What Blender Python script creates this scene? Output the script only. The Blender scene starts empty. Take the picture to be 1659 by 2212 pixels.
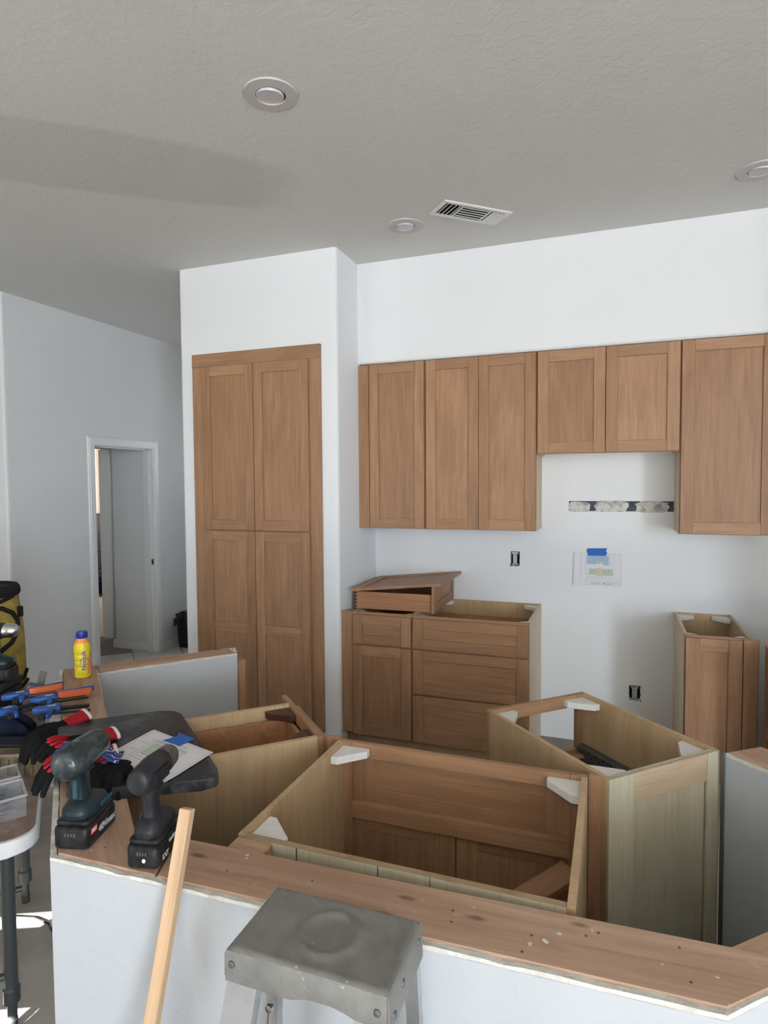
import bpy, bmesh, math, random
from math import radians, sin, cos, pi
from mathutils import Vector as V, Matrix as M
rnd = random.Random(7)
SC = bpy.context.scene
COL = SC.collection

# ------------------------------------------------------------------ camera
cam = bpy.data.cameras.new('camera')
camo = bpy.data.objects.new('camera', cam); COL.objects.link(camo)
CP = V((0.4387, -4.1336, 1.6698)); YAW, PITCH, ROLL = 0.35406, -0.0470, -0.00704
f_ = V((-sin(YAW)*cos(PITCH), cos(YAW)*cos(PITCH), sin(PITCH)))
r0 = V((cos(YAW), sin(YAW), 0)); u0 = r0.cross(f_)
r_ = r0*cos(ROLL) + u0*sin(ROLL); u_ = u0*cos(ROLL) - r0*sin(ROLL)
mw = M.Identity(4)
for i in range(3):
    mw[i][0], mw[i][1], mw[i][2], mw[i][3] = r_[i], u_[i], -f_[i], CP[i]
camo.matrix_world = mw
cam.sensor_fit = 'HORIZONTAL'; cam.sensor_width = 36.0
cam.lens = 1346.68/1659*36.0
cam.clip_start = 0.02
SC.camera = camo

# ------------------------------------------------------------------ light
SC.view_settings.view_transform = 'Standard'
SC.view_settings.look = 'None'
SC.view_settings.exposure = 0.03
SC.view_settings.gamma = 1.0
SC.view_settings.use_curve_mapping = False
w = bpy.data.worlds.new('sky'); SC.world = w; w.use_nodes = True
w.node_tree.nodes['Background'].inputs[0].default_value = (0.62, 0.78, 1.0, 1)
w.node_tree.nodes['Background'].inputs[1].default_value = 1.2

def area(name, loc, target, sx, sy, power, color, spread=180):
    l = bpy.data.lights.new(name, 'AREA'); l.shape = 'RECTANGLE'; l.size = sx; l.size_y = sy
    l.energy = power; l.color = color; l.spread = radians(spread)
    o = bpy.data.objects.new(name, l); COL.objects.link(o)
    o.location = loc
    o.rotation_euler = (V(target)-V(loc)).to_track_quat('-Z', 'Z').to_euler()
    return o
# right and left: daylight through the glazed openings of the room behind the camera
area('window_light_right', (5.72, -9.4, 1.30), (0, -9.4, 1.30), 3.0, 1.9, 640, (0.78, 0.89, 1.0))
area('window_light_left', (-3.3, -7.50, 1.35), (-3.3, 0, 1.35), 2.3, 2.1, 30, (0.84, 0.92, 1.0))
area('fill_light_hall', (-2.9, 2.15, 1.9), (-3.5, .4, 1.3), 0.7, .9, 8, (0.92, 0.96, 1.0))  # added fill lamp to brighten the hall, no window here
area('fill_light_bedroom', (-6.1, 4.85, 1.6), (-7.2, 3.6, 1.2), 1.2, 1.4, 110, (1.0, 0.95, 0.90))  # added lamp inside the bedroom, aimed at the curtain to brighten it
sun = bpy.data.lights.new('sun', 'SUN'); sun.energy = 150.0; sun.angle = radians(0.15); sun.color = (1, 0.96, 0.88)
suno = bpy.data.objects.new('sun', sun); COL.objects.link(suno)
SUN_EL = radians(27)
suno.rotation_euler = V((0.0, cos(SUN_EL), -sin(SUN_EL))).to_track_quat('-Z', 'Y').to_euler()
suno.location = (0, -9, 6)

# ------------------------------------------------------------------ materials
MATS = {}
def newmat(name):
    m = bpy.data.materials.new(name); m.use_nodes = True
    nt = m.node_tree; b = nt.nodes['Principled BSDF']
    MATS[name] = m
    return m, nt, b
def lk(nt, a, b): nt.links.new(a, b)
def coords(nt, scale, jitter=True):
    tc = nt.nodes.new('ShaderNodeTexCoord'); out = tc.outputs['Object']
    if jitter:
        oi = nt.nodes.new('ShaderNodeObjectInfo')
        mul = nt.nodes.new('ShaderNodeVectorMath'); mul.operation = 'MULTIPLY_ADD'
        mul.inputs[1].default_value = (13.7, 7.3, 5.1)
        cmb = nt.nodes.new('ShaderNodeCombineXYZ')
        for k in range(3): lk(nt, oi.outputs['Random'], cmb.inputs[k])
        lk(nt, cmb.outputs[0], mul.inputs[0]); lk(nt, out, mul.inputs[2]); out = mul.outputs[0]
    mp = nt.nodes.new('ShaderNodeMapping'); mp.inputs['Scale'].default_value = scale
    lk(nt, out, mp.inputs['Vector'])
    return mp.outputs[0]
def noise(nt, vec, scale, detail=4, rough=.55, dist=0):
    n = nt.nodes.new('ShaderNodeTexNoise'); n.inputs['Scale'].default_value = scale
    n.inputs['Detail'].default_value = detail; n.inputs['Roughness'].default_value = rough
    n.inputs['Distortion'].default_value = dist
    lk(nt, vec, n.inputs['Vector']); return n.outputs['Fac']
def ramp(nt, fac, stops):
    r = nt.nodes.new('ShaderNodeValToRGB'); e = r.color_ramp.elements
    while len(e) < len(stops): e.new(0.5)
    for k, (p, c) in enumerate(stops):
        e[k].position = p; e[k].color = (*c, 1) if len(c) == 3 else c
    lk(nt, fac, r.inputs[0]); return r.outputs[0]
def mix(nt, fac, a, b, mode='MIX'):
    n = nt.nodes.new('ShaderNodeMix'); n.data_type = 'RGBA'; n.blend_type = mode
    for s, v in ((n.inputs[0], fac), (n.inputs[6], a), (n.inputs[7], b)):
        if isinstance(v, (int, float)): s.default_value = v
        elif isinstance(v, tuple): s.default_value = (*v, 1)
        else: lk(nt, v, s)
    return n.outputs[2]
def bump(nt, b, h, strength, dist):
    n = nt.nodes.new('ShaderNodeBump'); n.inputs['Strength'].default_value = strength
    n.inputs['Distance'].default_value = dist
    lk(nt, h, n.inputs['Height']); lk(nt, n.outputs[0], b.inputs['Normal'])
def mulc(c, k): return tuple(x*k for x in c)

def plain(name, c, rough=.5, metal=0, var=.0, vs=20, bs=0, bd=.001, bscale=80, c2=None, lo=.4, hi=.65, spec=.5):
    m, nt, b = newmat(name)
    b.inputs['Roughness'].default_value = rough; b.inputs['Metallic'].default_value = metal
    b.inputs['Specular IOR Level'].default_value = spec
    b.inputs['Base Color'].default_value = (*c, 1)
    if var or c2:
        v = coords(nt, (1, 1, 1)); n = noise(nt, v, vs, 5, .6)
        lk(nt, ramp(nt, n, [(lo, c), (hi, c2 or mulc(c, 1-var))]), b.inputs['Base Color'])
    if bs:
        v = coords(nt, (1, 1, 1), False); bump(nt, b, noise(nt, v, bscale, 3), bs, bd)
    return m

def wood(name, dark, light, axis='z', rough=.45, cross=55, along=3.0, tint=.13, contrast=1.0):
    m, nt, b = newmat(name)
    s = {'z': (cross, cross, along), 'x': (along, cross, cross), 'y': (cross, along, cross)}[axis]
    v = coords(nt, s)
    n1 = noise(nt, v, 1.0, 5, .6, .4)
    col = ramp(nt, n1, [(.5-.22/contrast, dark), (.5+.2/contrast, light)])
    v2 = coords(nt, tuple(q*(5.5 if q > 10 else 2.0) for q in s))
    pores = noise(nt, v2, 1.0, 2, .5)
    col = mix(nt, ramp(nt, pores, [(.33, (.74,)*3), (.45, (1,)*3)]), (0, 0, 0), col, 'MIX') if False else mix(nt, 1.0, col, ramp(nt, pores, [(.34, (.88,)*3), (.47, (1,)*3)]), 'MULTIPLY')
    v3 = coords(nt, tuple(q*.12 if q > 10 else q*.5 for q in s))
    fig = noise(nt, v3, 1.0, 3, .6, 1.5)
    col = mix(nt, 1.0, col, ramp(nt, fig, [(.36, (.90, .885, .87)), (.6, (1.04, 1.04, 1.04))]), 'MULTIPLY')
    oi = nt.nodes.new('ShaderNodeObjectInfo')
    col = mix(nt, 1.0, col, ramp(nt, oi.outputs['Random'], [(0, (1-tint, 1-tint*1.1, 1-tint*1.25)), (1, (1+tint*.5, 1+tint*.5, 1+tint*.5))]), 'MULTIPLY')
    lk(nt, col, b.inputs['Base Color'])
    b.inputs['Roughness'].default_value = rough; b.inputs['Specular IOR Level'].default_value = .35
    bump(nt, b, pores, .12, .0006)
    return m
D, L = (.315, .172, .092), (.43, .245, .140)
wood('cab_v', D, L, 'z'); wood('cab_h', D, L, 'x'); wood('cab_y', D, L, 'y')
PD, PL = (.47, .325, .18), (.55, .395, .235)
wood('ply_v', PD, PL, 'z', .5, 22, 2.2, .05, .8); wood('ply_h', PD, PL, 'x', .5, 22, 2.2, .05, .8)
wood('ply_edge', (.26, .165, .095), (.44, .31, .19), 'z', .6, 9, 180, .05)
wood('ply_pale', (.50, .455, .32), (.60, .56, .42), 'z', .5, 18, 2, .05, .8)
wood('ply_pale_h', (.50, .37, .24), (.60, .46, .32), 'x', .5, 18, 2, .05, .8)
wood('maple_pale', (.62, .50, .35), (.72, .60, .44), 'z', .5, 18, 1.5, .04, .8)
wood('drawer_box', (.33, .155, .075), (.47, .245, .13), 'x', .45, 40, 2, .06)
wood('pine', (.50, .325, .19), (.66, .46, .29), 'z', .6, 60, 2.5, .06)
wood('pine_block', (.38, .235, .14), (.55, .38, .25), 'x', .7, 60, 4, .06)
wood('block_red', (.05, .02, .014), (.09, .038, .026), 'x', .4, 60, 4, .05)

def plate_mat():
    m, nt, b = newmat('plate')
    v = coords(nt, (2.2, 30, 30)); n1 = noise(nt, v, 1.0, 6, .62, 1.2)
    col = ramp(nt, n1, [(.28, (.36, .225, .15)), (.5, (.46, .305, .21)), (.72, (.54, .37, .265))])
    v2 = coords(nt, (1.2, 4, 4)); n2 = noise(nt, v2, 1.3, 3, .5)
    col = mix(nt, 1.0, col, ramp(nt, n2, [(.35, (.84, .78, .76)), (.65, (1.04, 1.04, 1.06))]), 'MULTIPLY')
    vo = nt.nodes.new('ShaderNodeTexVoronoi'); vo.inputs['Scale'].default_value = 1.0
    lk(nt, coords(nt, (5, 14, 1)), vo.inputs['Vector'])
    col = mix(nt, ramp(nt, vo.outputs['Distance'], [(.05, (.8,)*3), (.12, (0,)*3)]), col, (.15, .07, .04))
    v3 = coords(nt, (60, 60, 60)); d = noise(nt, v3, 1.0, 4, .7)
    col = mix(nt, ramp(nt, d, [(.62, (0,)*3), (.75, (.45,)*3)]), col, (.62, .52, .45))
    lk(nt, col, b.inputs['Base Color']); b.inputs['Roughness'].default_value = .75
    bump(nt, b, n1, .25, .001)
plate_mat()

def wall_mat(name, c, bscale, bd, strength, patch=None, scuff=0):
    m, nt, b = newmat(name)
    v = coords(nt, (1, 1, 1), False)
    n = noise(nt, v, bscale, 4, .55, .6)
    h = ramp(nt, n, [(.42, (0,)*3), (.62, (1,)*3)])
    col = ramp(nt, noise(nt, v, 1.3, 3), [(.3, mulc(c, .97)), (.7, c)])
    if patch:                                   # a soft-edged elongated area, slightly darker than the rest
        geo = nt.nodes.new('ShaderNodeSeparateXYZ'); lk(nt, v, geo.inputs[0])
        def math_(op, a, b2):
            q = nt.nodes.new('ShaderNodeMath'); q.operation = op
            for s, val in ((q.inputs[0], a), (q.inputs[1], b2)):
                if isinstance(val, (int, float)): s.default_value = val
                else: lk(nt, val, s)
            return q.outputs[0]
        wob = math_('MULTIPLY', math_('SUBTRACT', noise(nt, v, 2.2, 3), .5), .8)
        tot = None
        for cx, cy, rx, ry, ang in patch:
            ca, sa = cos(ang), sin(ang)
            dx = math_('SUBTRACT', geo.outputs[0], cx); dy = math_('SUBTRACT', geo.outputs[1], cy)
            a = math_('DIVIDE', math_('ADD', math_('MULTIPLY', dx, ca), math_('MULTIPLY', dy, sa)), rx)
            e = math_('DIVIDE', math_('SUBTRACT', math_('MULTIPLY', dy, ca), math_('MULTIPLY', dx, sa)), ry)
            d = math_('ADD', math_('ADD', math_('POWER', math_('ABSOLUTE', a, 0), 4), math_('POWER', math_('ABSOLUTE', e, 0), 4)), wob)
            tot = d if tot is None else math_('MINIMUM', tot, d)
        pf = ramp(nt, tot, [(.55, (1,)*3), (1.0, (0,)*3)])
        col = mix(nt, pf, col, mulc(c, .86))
    if scuff:
        s = noise(nt, v, 9, 5, .7)
        col = mix(nt, ramp(nt, s, [(.66, (0,)*3), (.75, (.5,)*3)]), col, mulc(c, .78))
    lk(nt, col, b.inputs['Base Color']); b.inputs['Roughness'].default_value = .8
    b.inputs['Specular IOR Level'].default_value = .25
    bump(nt, b, h, strength, bd)
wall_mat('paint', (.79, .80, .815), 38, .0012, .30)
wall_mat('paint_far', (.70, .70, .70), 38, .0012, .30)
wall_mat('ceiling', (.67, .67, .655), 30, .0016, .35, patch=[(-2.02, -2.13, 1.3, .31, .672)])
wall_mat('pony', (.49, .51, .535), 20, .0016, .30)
wall_mat('greywall', (.50, .47, .42), 30, .0015, .4)
plain('gypsum', (.72, .70, .65), .9, bs=.8, bd=.004, bscale=120, c2=(.55, .53, .48))
plain('white_trim', (.74, .74, .73), .35)
plain('white_block', (.74, .73, .70), .55, var=.06, vs=60)
plain('grey_block', (.46, .44, .40), .8, var=.2, vs=60)
plain('white_plastic', (.78, .78, .78), .4)
plain('light_trim', (.52, .51, .50), .5)
plain('light_lens', (.58, .565, .60), .3)
plain('black', (.012, .012, .013), .5, spec=0.25)
plain('black_void', (.006, .006, .006), .9)
plain('dark_plastic', (.022, .023, .026), .45, var=.4, vs=30, c2=(.055, .055, .058), lo=.5, hi=.8, bs=.15, bscale=150, spec=0.22)
plain('teal_plastic', (.010, .022, .028), .38, c2=(.035, .042, .045), vs=28, lo=.5, hi=.75, spec=0.28)
plain('teal_bright', (.02, .085, .12), .4, c2=(.015, .04, .05), vs=70, lo=.4, hi=.7)
plain('clear_dusty', (.02, .028, .032), .22, c2=(.09, .10, .10), vs=26, lo=.45, hi=.75, spec=0.4)
plain('battery', (.010, .010, .012), .42, c2=(.03, .03, .03), vs=40, spec=0.22)
plain('chuck', (.20, .19, .18), .4, .8, c2=(.12, .11, .10), vs=60)
plain('chrome', (.62, .62, .62), .22, 1)
plain('steel_dark', (.17, .18, .185), .45, .7)
plain('steel_flat', (.13, .12, .11), .5, .6)
plain('brass', (.42, .28, .10), .35, 1)
plain('slate_board', (.026, .026, .029), .42, c2=(.17, .17, .172), vs=11, lo=.5, hi=.78, bs=.1, bscale=60, spec=0.3)
plain('glove_black', (.010, .010, .010), .85, bs=.6, bd=.001, bscale=900, spec=0.08)
plain('glove_red', (.38, .018, .03), .9, bs=.5, bd=.001, bscale=700, spec=0.1)
plain('white_cloth', (.72, .70, .70), .9)
plain('navy', (.010, .013, .030), .9, c2=(.022, .026, .05), vs=18, bs=.3, bd=.003, bscale=60, spec=0.1)
plain('clamp_blue', (.012, .085, .36), .42, c2=(.01, .06, .25), vs=20)
plain('clamp_orange', (.62, .115, .025), .5)
plain('clamp_black', (.014, .014, .015), .5, spec=0.25)
plain('tape_blue', (.012, .13, .50), .6)
plain('paper', (.74, .73, .76), .7)
plain('ink', (.10, .10, .11), .8)
plain('ink_soft', (.34, .34, .38), .8)
plain('plan_blue', (.36, .52, .68), .8); plain('plan_green', (.47, .58, .48), .8); plain('plan_cream', (.66, .60, .40), .8)
plain('plan_amber', (.55, .30, .05), .8)
plain('bag_yellow', (.40, .29, .055), .85, c2=(.13, .11, .06), vs=6, lo=.45, hi=.68, bs=.3, bd=.002, bscale=300)
plain('bag_black', (.014, .014, .015), .8, spec=0.15)
plain('table_dust', (.20, .135, .105), .85, c2=(.30, .235, .20), vs=22, lo=.4, hi=.7)
plain('table_white', (.62, .62, .62), .5, var=.1, vs=12)
plain('leg_grey', (.045, .05, .052), .42, .3)
plain('concrete', (.38, .35, .315), .85, c2=(.27, .25, .225), vs=2.2, lo=.42, hi=.62, bs=.2, bscale=30)
plain('dust_pale', (.50, .48, .45), .9)
plain('tile', (.56, .54, .49), .45, c2=(.48, .455, .41), vs=7)
plain('grout', (.22, .21, .19), .9)
plain('carpet', (.42, .36, .29), 1, c2=(.30, .25, .19), vs=120, bs=.6, bscale=300)
plain('alu', (.55, .56, .57), .38, .85, c2=(.40, .41, .42), vs=14)
plain('leather', (.16, .12, .055), .8, c2=(.07, .05, .03), vs=24)
plain('mastic_dark', (.045, .052, .07), .8, c2=(.07, .08, .10), vs=30)
plain('mastic_light', (.62, .60, .56), .8, c2=(.24, .25, .27), vs=26, lo=.44, hi=.66, bs=.8, bd=.003, bscale=90)
plain('box_steel', (.42, .46, .47), .45, .5)
plain('curtain', (.82, .64, .55), .9)
plain('yellow_plastic', (.80, .62, .02), .35)
plain('orange_label', (.85, .30, .10), .4)
plain('cap_blue', (.012, .03, .30), .35)
plain('text_blue', (.01, .02, .20), .5)
plain('text_white', (.85, .85, .85), .5)
plain('text_grey', (.45, .46, .48), .5)
plain('badge_red', (.55, .03, .05), .45)
plain('nail', (.06, .06, .065), .4, .8)
def ladder_mat():
    m, nt, b = newmat('ladder_top')
    v = coords(nt, (1, 1, 1))
    base = ramp(nt, noise(nt, v, 16, 5, .6), [(.35, (.20, .195, .185)), (.7, (.28, .275, .262))])
    sp = noise(nt, v, 62, 2, .5)
    base = mix(nt, ramp(nt, sp, [(.70, (0,)*3), (.76, (.85,)*3)]), base, (.55, .53, .47))
    lk(nt, base, b.inputs['Base Color'])
    b.inputs['Metallic'].default_value = .45; b.inputs['Roughness'].default_value = .45
    wv = nt.nodes.new('ShaderNodeTexWave'); wv.inputs['Scale'].default_value = 170; wv.bands_direction = 'DIAGONAL'
    lk(nt, v, wv.inputs['Vector'])
    bump(nt, b, wv.outputs['Fac'], .35, .0007)
ladder_mat()
def bandana():
    m, nt, b = newmat('bandana')
    v = coords(nt, (1, 1, 1))
    n = noise(nt, v, 24, 1, .4, 1.0)
    col = ramp(nt, n, [(.47, (.02, .05, .24)), (.49, (.70, .72, .80)), (.515, (.70, .72, .80)), (.535, (.02, .05, .24))])
    lk(nt, col, b.inputs['Base Color']); b.inputs['Roughness'].default_value = .9
bandana()
def clearmat():
    m, nt, b = newmat('clear_plastic')
    b.inputs['Base Color'].default_value = (.80, .82, .86, 1); b.inputs['Roughness'].default_value = .25
    b.inputs['Alpha'].default_value = .06; b.inputs['Specular IOR Level'].default_value = .15
    m, nt, b = newmat('clear_rim')
    b.inputs['Base Color'].default_value = (.72, .74, .78, 1); b.inputs['Roughness'].default_value = .3; b.inputs['Alpha'].default_value = .30
clearmat()
def glassmat():
    m, nt, b = newmat('glass')
    b.inputs['Base Color'].default_value = (.9, .95, 1, 1); b.inputs['Roughness'].default_value = .05
    b.inputs['Alpha'].default_value = .15
glassmat()

# ------------------------------------------------------------------ mesh helpers
class MB:
    def __init__(s): s.bm = bmesh.new()
    def faces_from(s, pts, faces, m=None):
        vs = [s.bm.verts.new(m @ V(p) if m else V(p)) for p in pts]
        out = []
        for f in faces:
            try: out.append(s.bm.faces.new([vs[i] for i in f]))
            except ValueError: pass
        return vs, out
    def box(s, x0, x1, y0, y1, z0, z1, bev=0, m=None, seg=1):
        p = [(x, y, z) for z in (z0, z1) for y in (y0, y1) for x in (x0, x1)]
        fs = [(0, 2, 3, 1), (4, 5, 7, 6), (0, 1, 5, 4), (2, 6, 7, 3), (0, 4, 6, 2), (1, 3, 7, 5)]
        vs, fc = s.faces_from(p, fs, m)
        if bev:
            ed = list({e for f in fc for e in f.edges})
            bmesh.ops.bevel(s.bm, geom=ed, offset=bev, segments=seg, profile=.5, affect='EDGES')
        return s
    def prism(s, poly, z0, z1, bev=0, m=None, seg=1):
        n = len(poly)
        a = sum(poly[i][0]*poly[(i+1) % n][1]-poly[(i+1) % n][0]*poly[i][1] for i in range(n))
        if a < 0: poly = poly[::-1]
        p = [(x, y, z0) for x, y in poly]+[(x, y, z1) for x, y in poly]
        fs = [tuple(range(n))[::-1], tuple(range(n, 2*n))]+[(i, (i+1) % n, n+(i+1) % n, n+i) for i in range(n)]
        vs, fc = s.faces_from(p, fs, m)
        if bev:
            ed = list({e for f in fc[:2] for e in f.edges})
            bmesh.ops.bevel(s.bm, geom=ed, offset=bev, segments=seg, profile=.5, affect='EDGES')
        return s
    def loft(s, rings, cap=True, closed=True, m=None):
        n = len(rings[0]); pts = [p for r in rings for p in r]; fs = []
        for i in range(len(rings)-1):
            for j in range(n if closed else n-1):
                k = (j+1) % n
                fs.append((i*n+j, i*n+k, (i+1)*n+k, (i+1)*n+j))
        if cap and closed:
            fs.append(tuple(range(n))[::-1]); fs.append(tuple(range((len(rings)-1)*n, len(rings)*n)))
        s.faces_from(pts, fs, m); return s
    def lathe(s, prof, n=24, m=None, cap=True):
        return s.loft([[(r*cos(2*pi*j/n), r*sin(2*pi*j/n), z) for j in range(n)] for r, z in prof], cap, True, m)
    def tube(s, path, rad, n=10, flat=1.0, up=None, m=None):
        path = [V(p) for p in path]; rings = []
        if isinstance(rad, (int, float)): rad = [rad]*len(path)
        pu = V(up) if up else None
        for i, p in enumerate(path):
            t = (path[min(i+1, len(path)-1)]-path[max(i-1, 0)]).normalized()
            if pu is None: pu = V((0, 0, 1)) if abs(t.z) < .9 else V((1, 0, 0))
            a = t.cross(pu).normalized(); b = a.cross(t).normalized(); pu = b if up is None else pu
            rings.append([p+(a*cos(2*pi*j/n)+b*sin(2*pi*j/n)*flat)*rad[i] for j in range(n)])
        return s.loft(rings, True, True, m)
    def cyl(s, a, b, r, n=14): return s.tube([a, b], r, n)
    def build(s, name, mat, parent=None, smooth=None, label=None):
        bmesh.ops.recalc_face_normals(s.bm, faces=s.bm.faces)
        me = bpy.data.meshes.new(name); s.bm.to_mesh(me); s.bm.free()
        if smooth is not None:
            me.shade_smooth(); me.set_sharp_from_angle(angle=radians(smooth))
        me.materials.append(MATS[mat])
        o = bpy.data.objects.new(name, me); COL.objects.link(o)
        if parent: o.parent = parent
        if label: o['label'] = label
        return o
def tag(o, label, cat, group=None):
    o['label'] = label; o['category'] = cat
    if group: o['group'] = group
    return o
def thing(name, label, cat, loc=(0, 0, 0), rz=0, group=None, rot=None):
    o = bpy.data.objects.new(name, None); COL.objects.link(o)
    o.empty_display_size = .05
    o.location = loc; o.rotation_euler = rot or (0, 0, rz)
    return tag(o, label, cat, group)
def struct(o): o['kind'] = 'structure'; return o
def arc(cx, cy, r, a0, a1, n): return [(cx+r*cos(a0+(a1-a0)*i/n), cy+r*sin(a0+(a1-a0)*i/n)) for i in range(n+1)]
def rrect(x0, x1, y0, y1, r, n=4):
    return arc(x1-r, y0+r, r, -pi/2, 0, n)+arc(x1-r, y1-r, r, 0, pi/2, n)+arc(x0+r, y1-r, r, pi/2, pi, n)+arc(x0+r, y0+r, r, pi, 1.5*pi, n)
def round_poly(pts, r, n=4):
    out = []; k = len(pts)
    for i in range(k):
        p, a, b = V(pts[i]), V(pts[i-1]), V(pts[(i+1) % k])
        s0 = p+(a-p).normalized()*r; s1 = p+(b-p).normalized()*r
        for j in range(n+1):
            t = j/n; out.append(tuple(s0*(1-t)**2+p*2*t*(1-t)+s1*t*t))
    return out
def text_mesh(body, size, offset=0, extrude=.0003, align='CENTER'):
    cu = bpy.data.curves.new('txt', 'FONT'); cu.body = body; cu.size = size; cu.offset = offset
    cu.extrude = extrude; cu.align_x = align; cu.align_y = 'CENTER'; cu.resolution_u = 3
    o = bpy.data.objects.new('txt', cu)
    me = bpy.data.meshes.new_from_object(o)
    bpy.data.objects.remove(o); bpy.data.curves.remove(cu)
    return me
def text_obj(body, size, mat, parent, m, offset=0, name='lettering', bend=None):
    me = text_mesh(body, size, offset); me.transform(m)
    if bend: 
        for v in me.vertices: v.co = bend(v.co)
    me.materials.clear(); me.materials.append(MATS[mat]); me.name = name
    o = bpy.data.objects.new(name, me); COL.objects.link(o); o.parent = parent
    return o

# ------------------------------------------------------------------ room shell
H = 3.095
def box_struct(name, mat, *b, **k): return struct(MB().box(*b, **k).build(name, mat))
floor = struct(MB().box(-9, 6.0, -11.5, 5.3, -.06, 0).build('floor', 'concrete'))
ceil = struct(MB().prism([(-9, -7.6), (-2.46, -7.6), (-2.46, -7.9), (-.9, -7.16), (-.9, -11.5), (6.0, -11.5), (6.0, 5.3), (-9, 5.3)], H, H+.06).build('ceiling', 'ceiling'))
# back wall with two box cut-outs for the outlets
def wall_with_holes(name, mat, x0, x1, z0, z1, y, t, holes):
    xs = sorted({x0, x1, *[h[0] for h in holes], *[h[1] for h in holes]})
    zs = sorted({z0, z1, *[h[2] for h in holes], *[h[3] for h in holes]})
    b = MB()
    for i in range(len(xs)-1):
        for j in range(len(zs)-1):
            cx, cz = (xs[i]+xs[i+1])/2, (zs[j]+zs[j+1])/2
            if any(h[0] < cx < h[1] and h[2] < cz < h[3] for h in holes): continue
            b.faces_from([(xs[i], y, zs[j]), (xs[i+1], y, zs[j]), (xs[i+1], y, zs[j+1]), (xs[i], y, zs[j+1])], [(0, 1, 2, 3)])
            b.faces_from([(xs[i], y+t, zs[j]), (xs[i+1], y+t, zs[j]), (xs[i+1], y+t, zs[j+1]), (xs[i], y+t, zs[j+1])], [(3, 2, 1, 0)])
    for h in holes:
        p = [(h[0], y, h[2]), (h[1], y, h[2]), (h[1], y, h[3]), (h[0], y, h[3])]
        b.faces_from(p+[(a, y+t, c) for a, _, c in p], [(0, 1, 5, 4), (1, 2, 6, 5), (2, 3, 7, 6), (3, 0, 4, 7)])
    bmesh.ops.remove_doubles(b.bm, verts=b.bm.verts, dist=1e-5)
    return struct(b.build(name, mat))
OUT = [(-.200, -.142, 1.117, 1.212), (.538, .602, .300, .394)]
wall_back = wall_with_holes('wall_back', 'paint', -1.16, 1.95, 0, H, 0, .10, OUT)
MB().box(-1.16, 1.95, .1, .14, 0, H).build('wall_backing', 'paint', wall_back)
# soffit flush above the wall cabinets, with a soft lower lip
struct(MB().prism([(-.001, 2.447), (-.287, 2.447)]+arc(-.281, 2.467, .02, pi*1.25, pi, 3)+[(-.301, H), (-.001, H)], -1.154, 1.95,
       m=M(((0, 0, 1, 0), (1, 0, 0, 0), (0, 1, 0, 0), (0, 0, 0, 1)))).build('wall_soffit', 'paint'))
# pantry block with bullnose corners
pb = arc(-1.1526-.025, -.636+.025, .025, -pi/2, 0, 5)+[(-1.1526, 2.2)]+[(-2.306, 2.2)]+arc(-2.306+.02, -.636+.02, .02, pi, 1.5*pi, 4)
struct(MB().prism(pb, 0, H).build('wall_pantry', 'paint', smooth=40))
struct(MB().box(1.95, 2.07, -1.75, .14, 0, H).build('wall_right', 'paint'))
struct(MB().box(2.07, 5.8, .02, .14, 0, H).build('wall_east_back', 'paint'))
b = MB()
for q in ((-11.4, -10.91, 0, H), (-7.89, .14, 0, H), (-10.91, -7.89, 0, .33), (-10.91, -7.89, 2.28, H)): b.box(5.8, 5.92, *q)
struct(b.build('wall_east', 'paint'))
# wall behind the camera with glazed openings (angled part and its two slots are made up to streak the floor with sun)
wf = wall_with_holes('wall_front', 'paint', -9, -2.45, 0, H, -7.60, .01, [(-4.75, -2.5, .3, 2.4)])
wb = wall_with_holes('wall_sun_slots', 'paint', 0, 1.718, 0, H, 0, .004, [(.02, 1.05, 2.569, 2.607), (.02, 1.308, 2.323, 2.346)])
wb.location = (-2.45, -7.896, 0); wb.rotation_euler = (0, 0, math.atan(.478))
struct(MB().box(-2.46, -2.45, -7.9, -7.6, 0, H).build('wall_slots_return', 'paint'))
struct(MB().box(-.9, -.8, -11.3, -7.1, 0, H).build('wall_south_side', 'paint'))
wall_with_holes('wall_south', 'paint', -.9, 5.8, 0, H, -11.3, .01, [(.4, 4.6, .15, 2.3)])  # opening added so sun bounces off the floor behind the camera
# added slab out of view that keeps the sun off the left glazing
struct(MB().box(-5.4, -2.43, -12.0, -7.62, 2.41, 2.44).build('sun_blocker_1', 'white_trim'))
# left wall: a doorway, an outside corner at y=-.75
b = MB()
LX = -3.806
b.prism([(LX-.115, -.75), (LX-.02, -.75)]+arc(LX-.02, -.73, .02, -pi/2, 0, 4)[1:]+[(LX, .071), (LX-.115, .071)], 0, H)
b.box(LX-.115, LX, .071, .830, 2.03, H)
b.box(LX-.115, LX, .830, 3.0, 0, H)
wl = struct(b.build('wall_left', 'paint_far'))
struct(MB().box(-9, LX-.1155, -.75, -.64, 0, H).build('wall_side', 'paint'))
struct(MB().box(-9, -8.9, -7.59, -.76, 0, H).build('wall_west', 'paint'))
struct(MB().box(LX, -2.306, 2.2, 2.32, 0, H).build('wall_hall', 'paint_far'))
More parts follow.
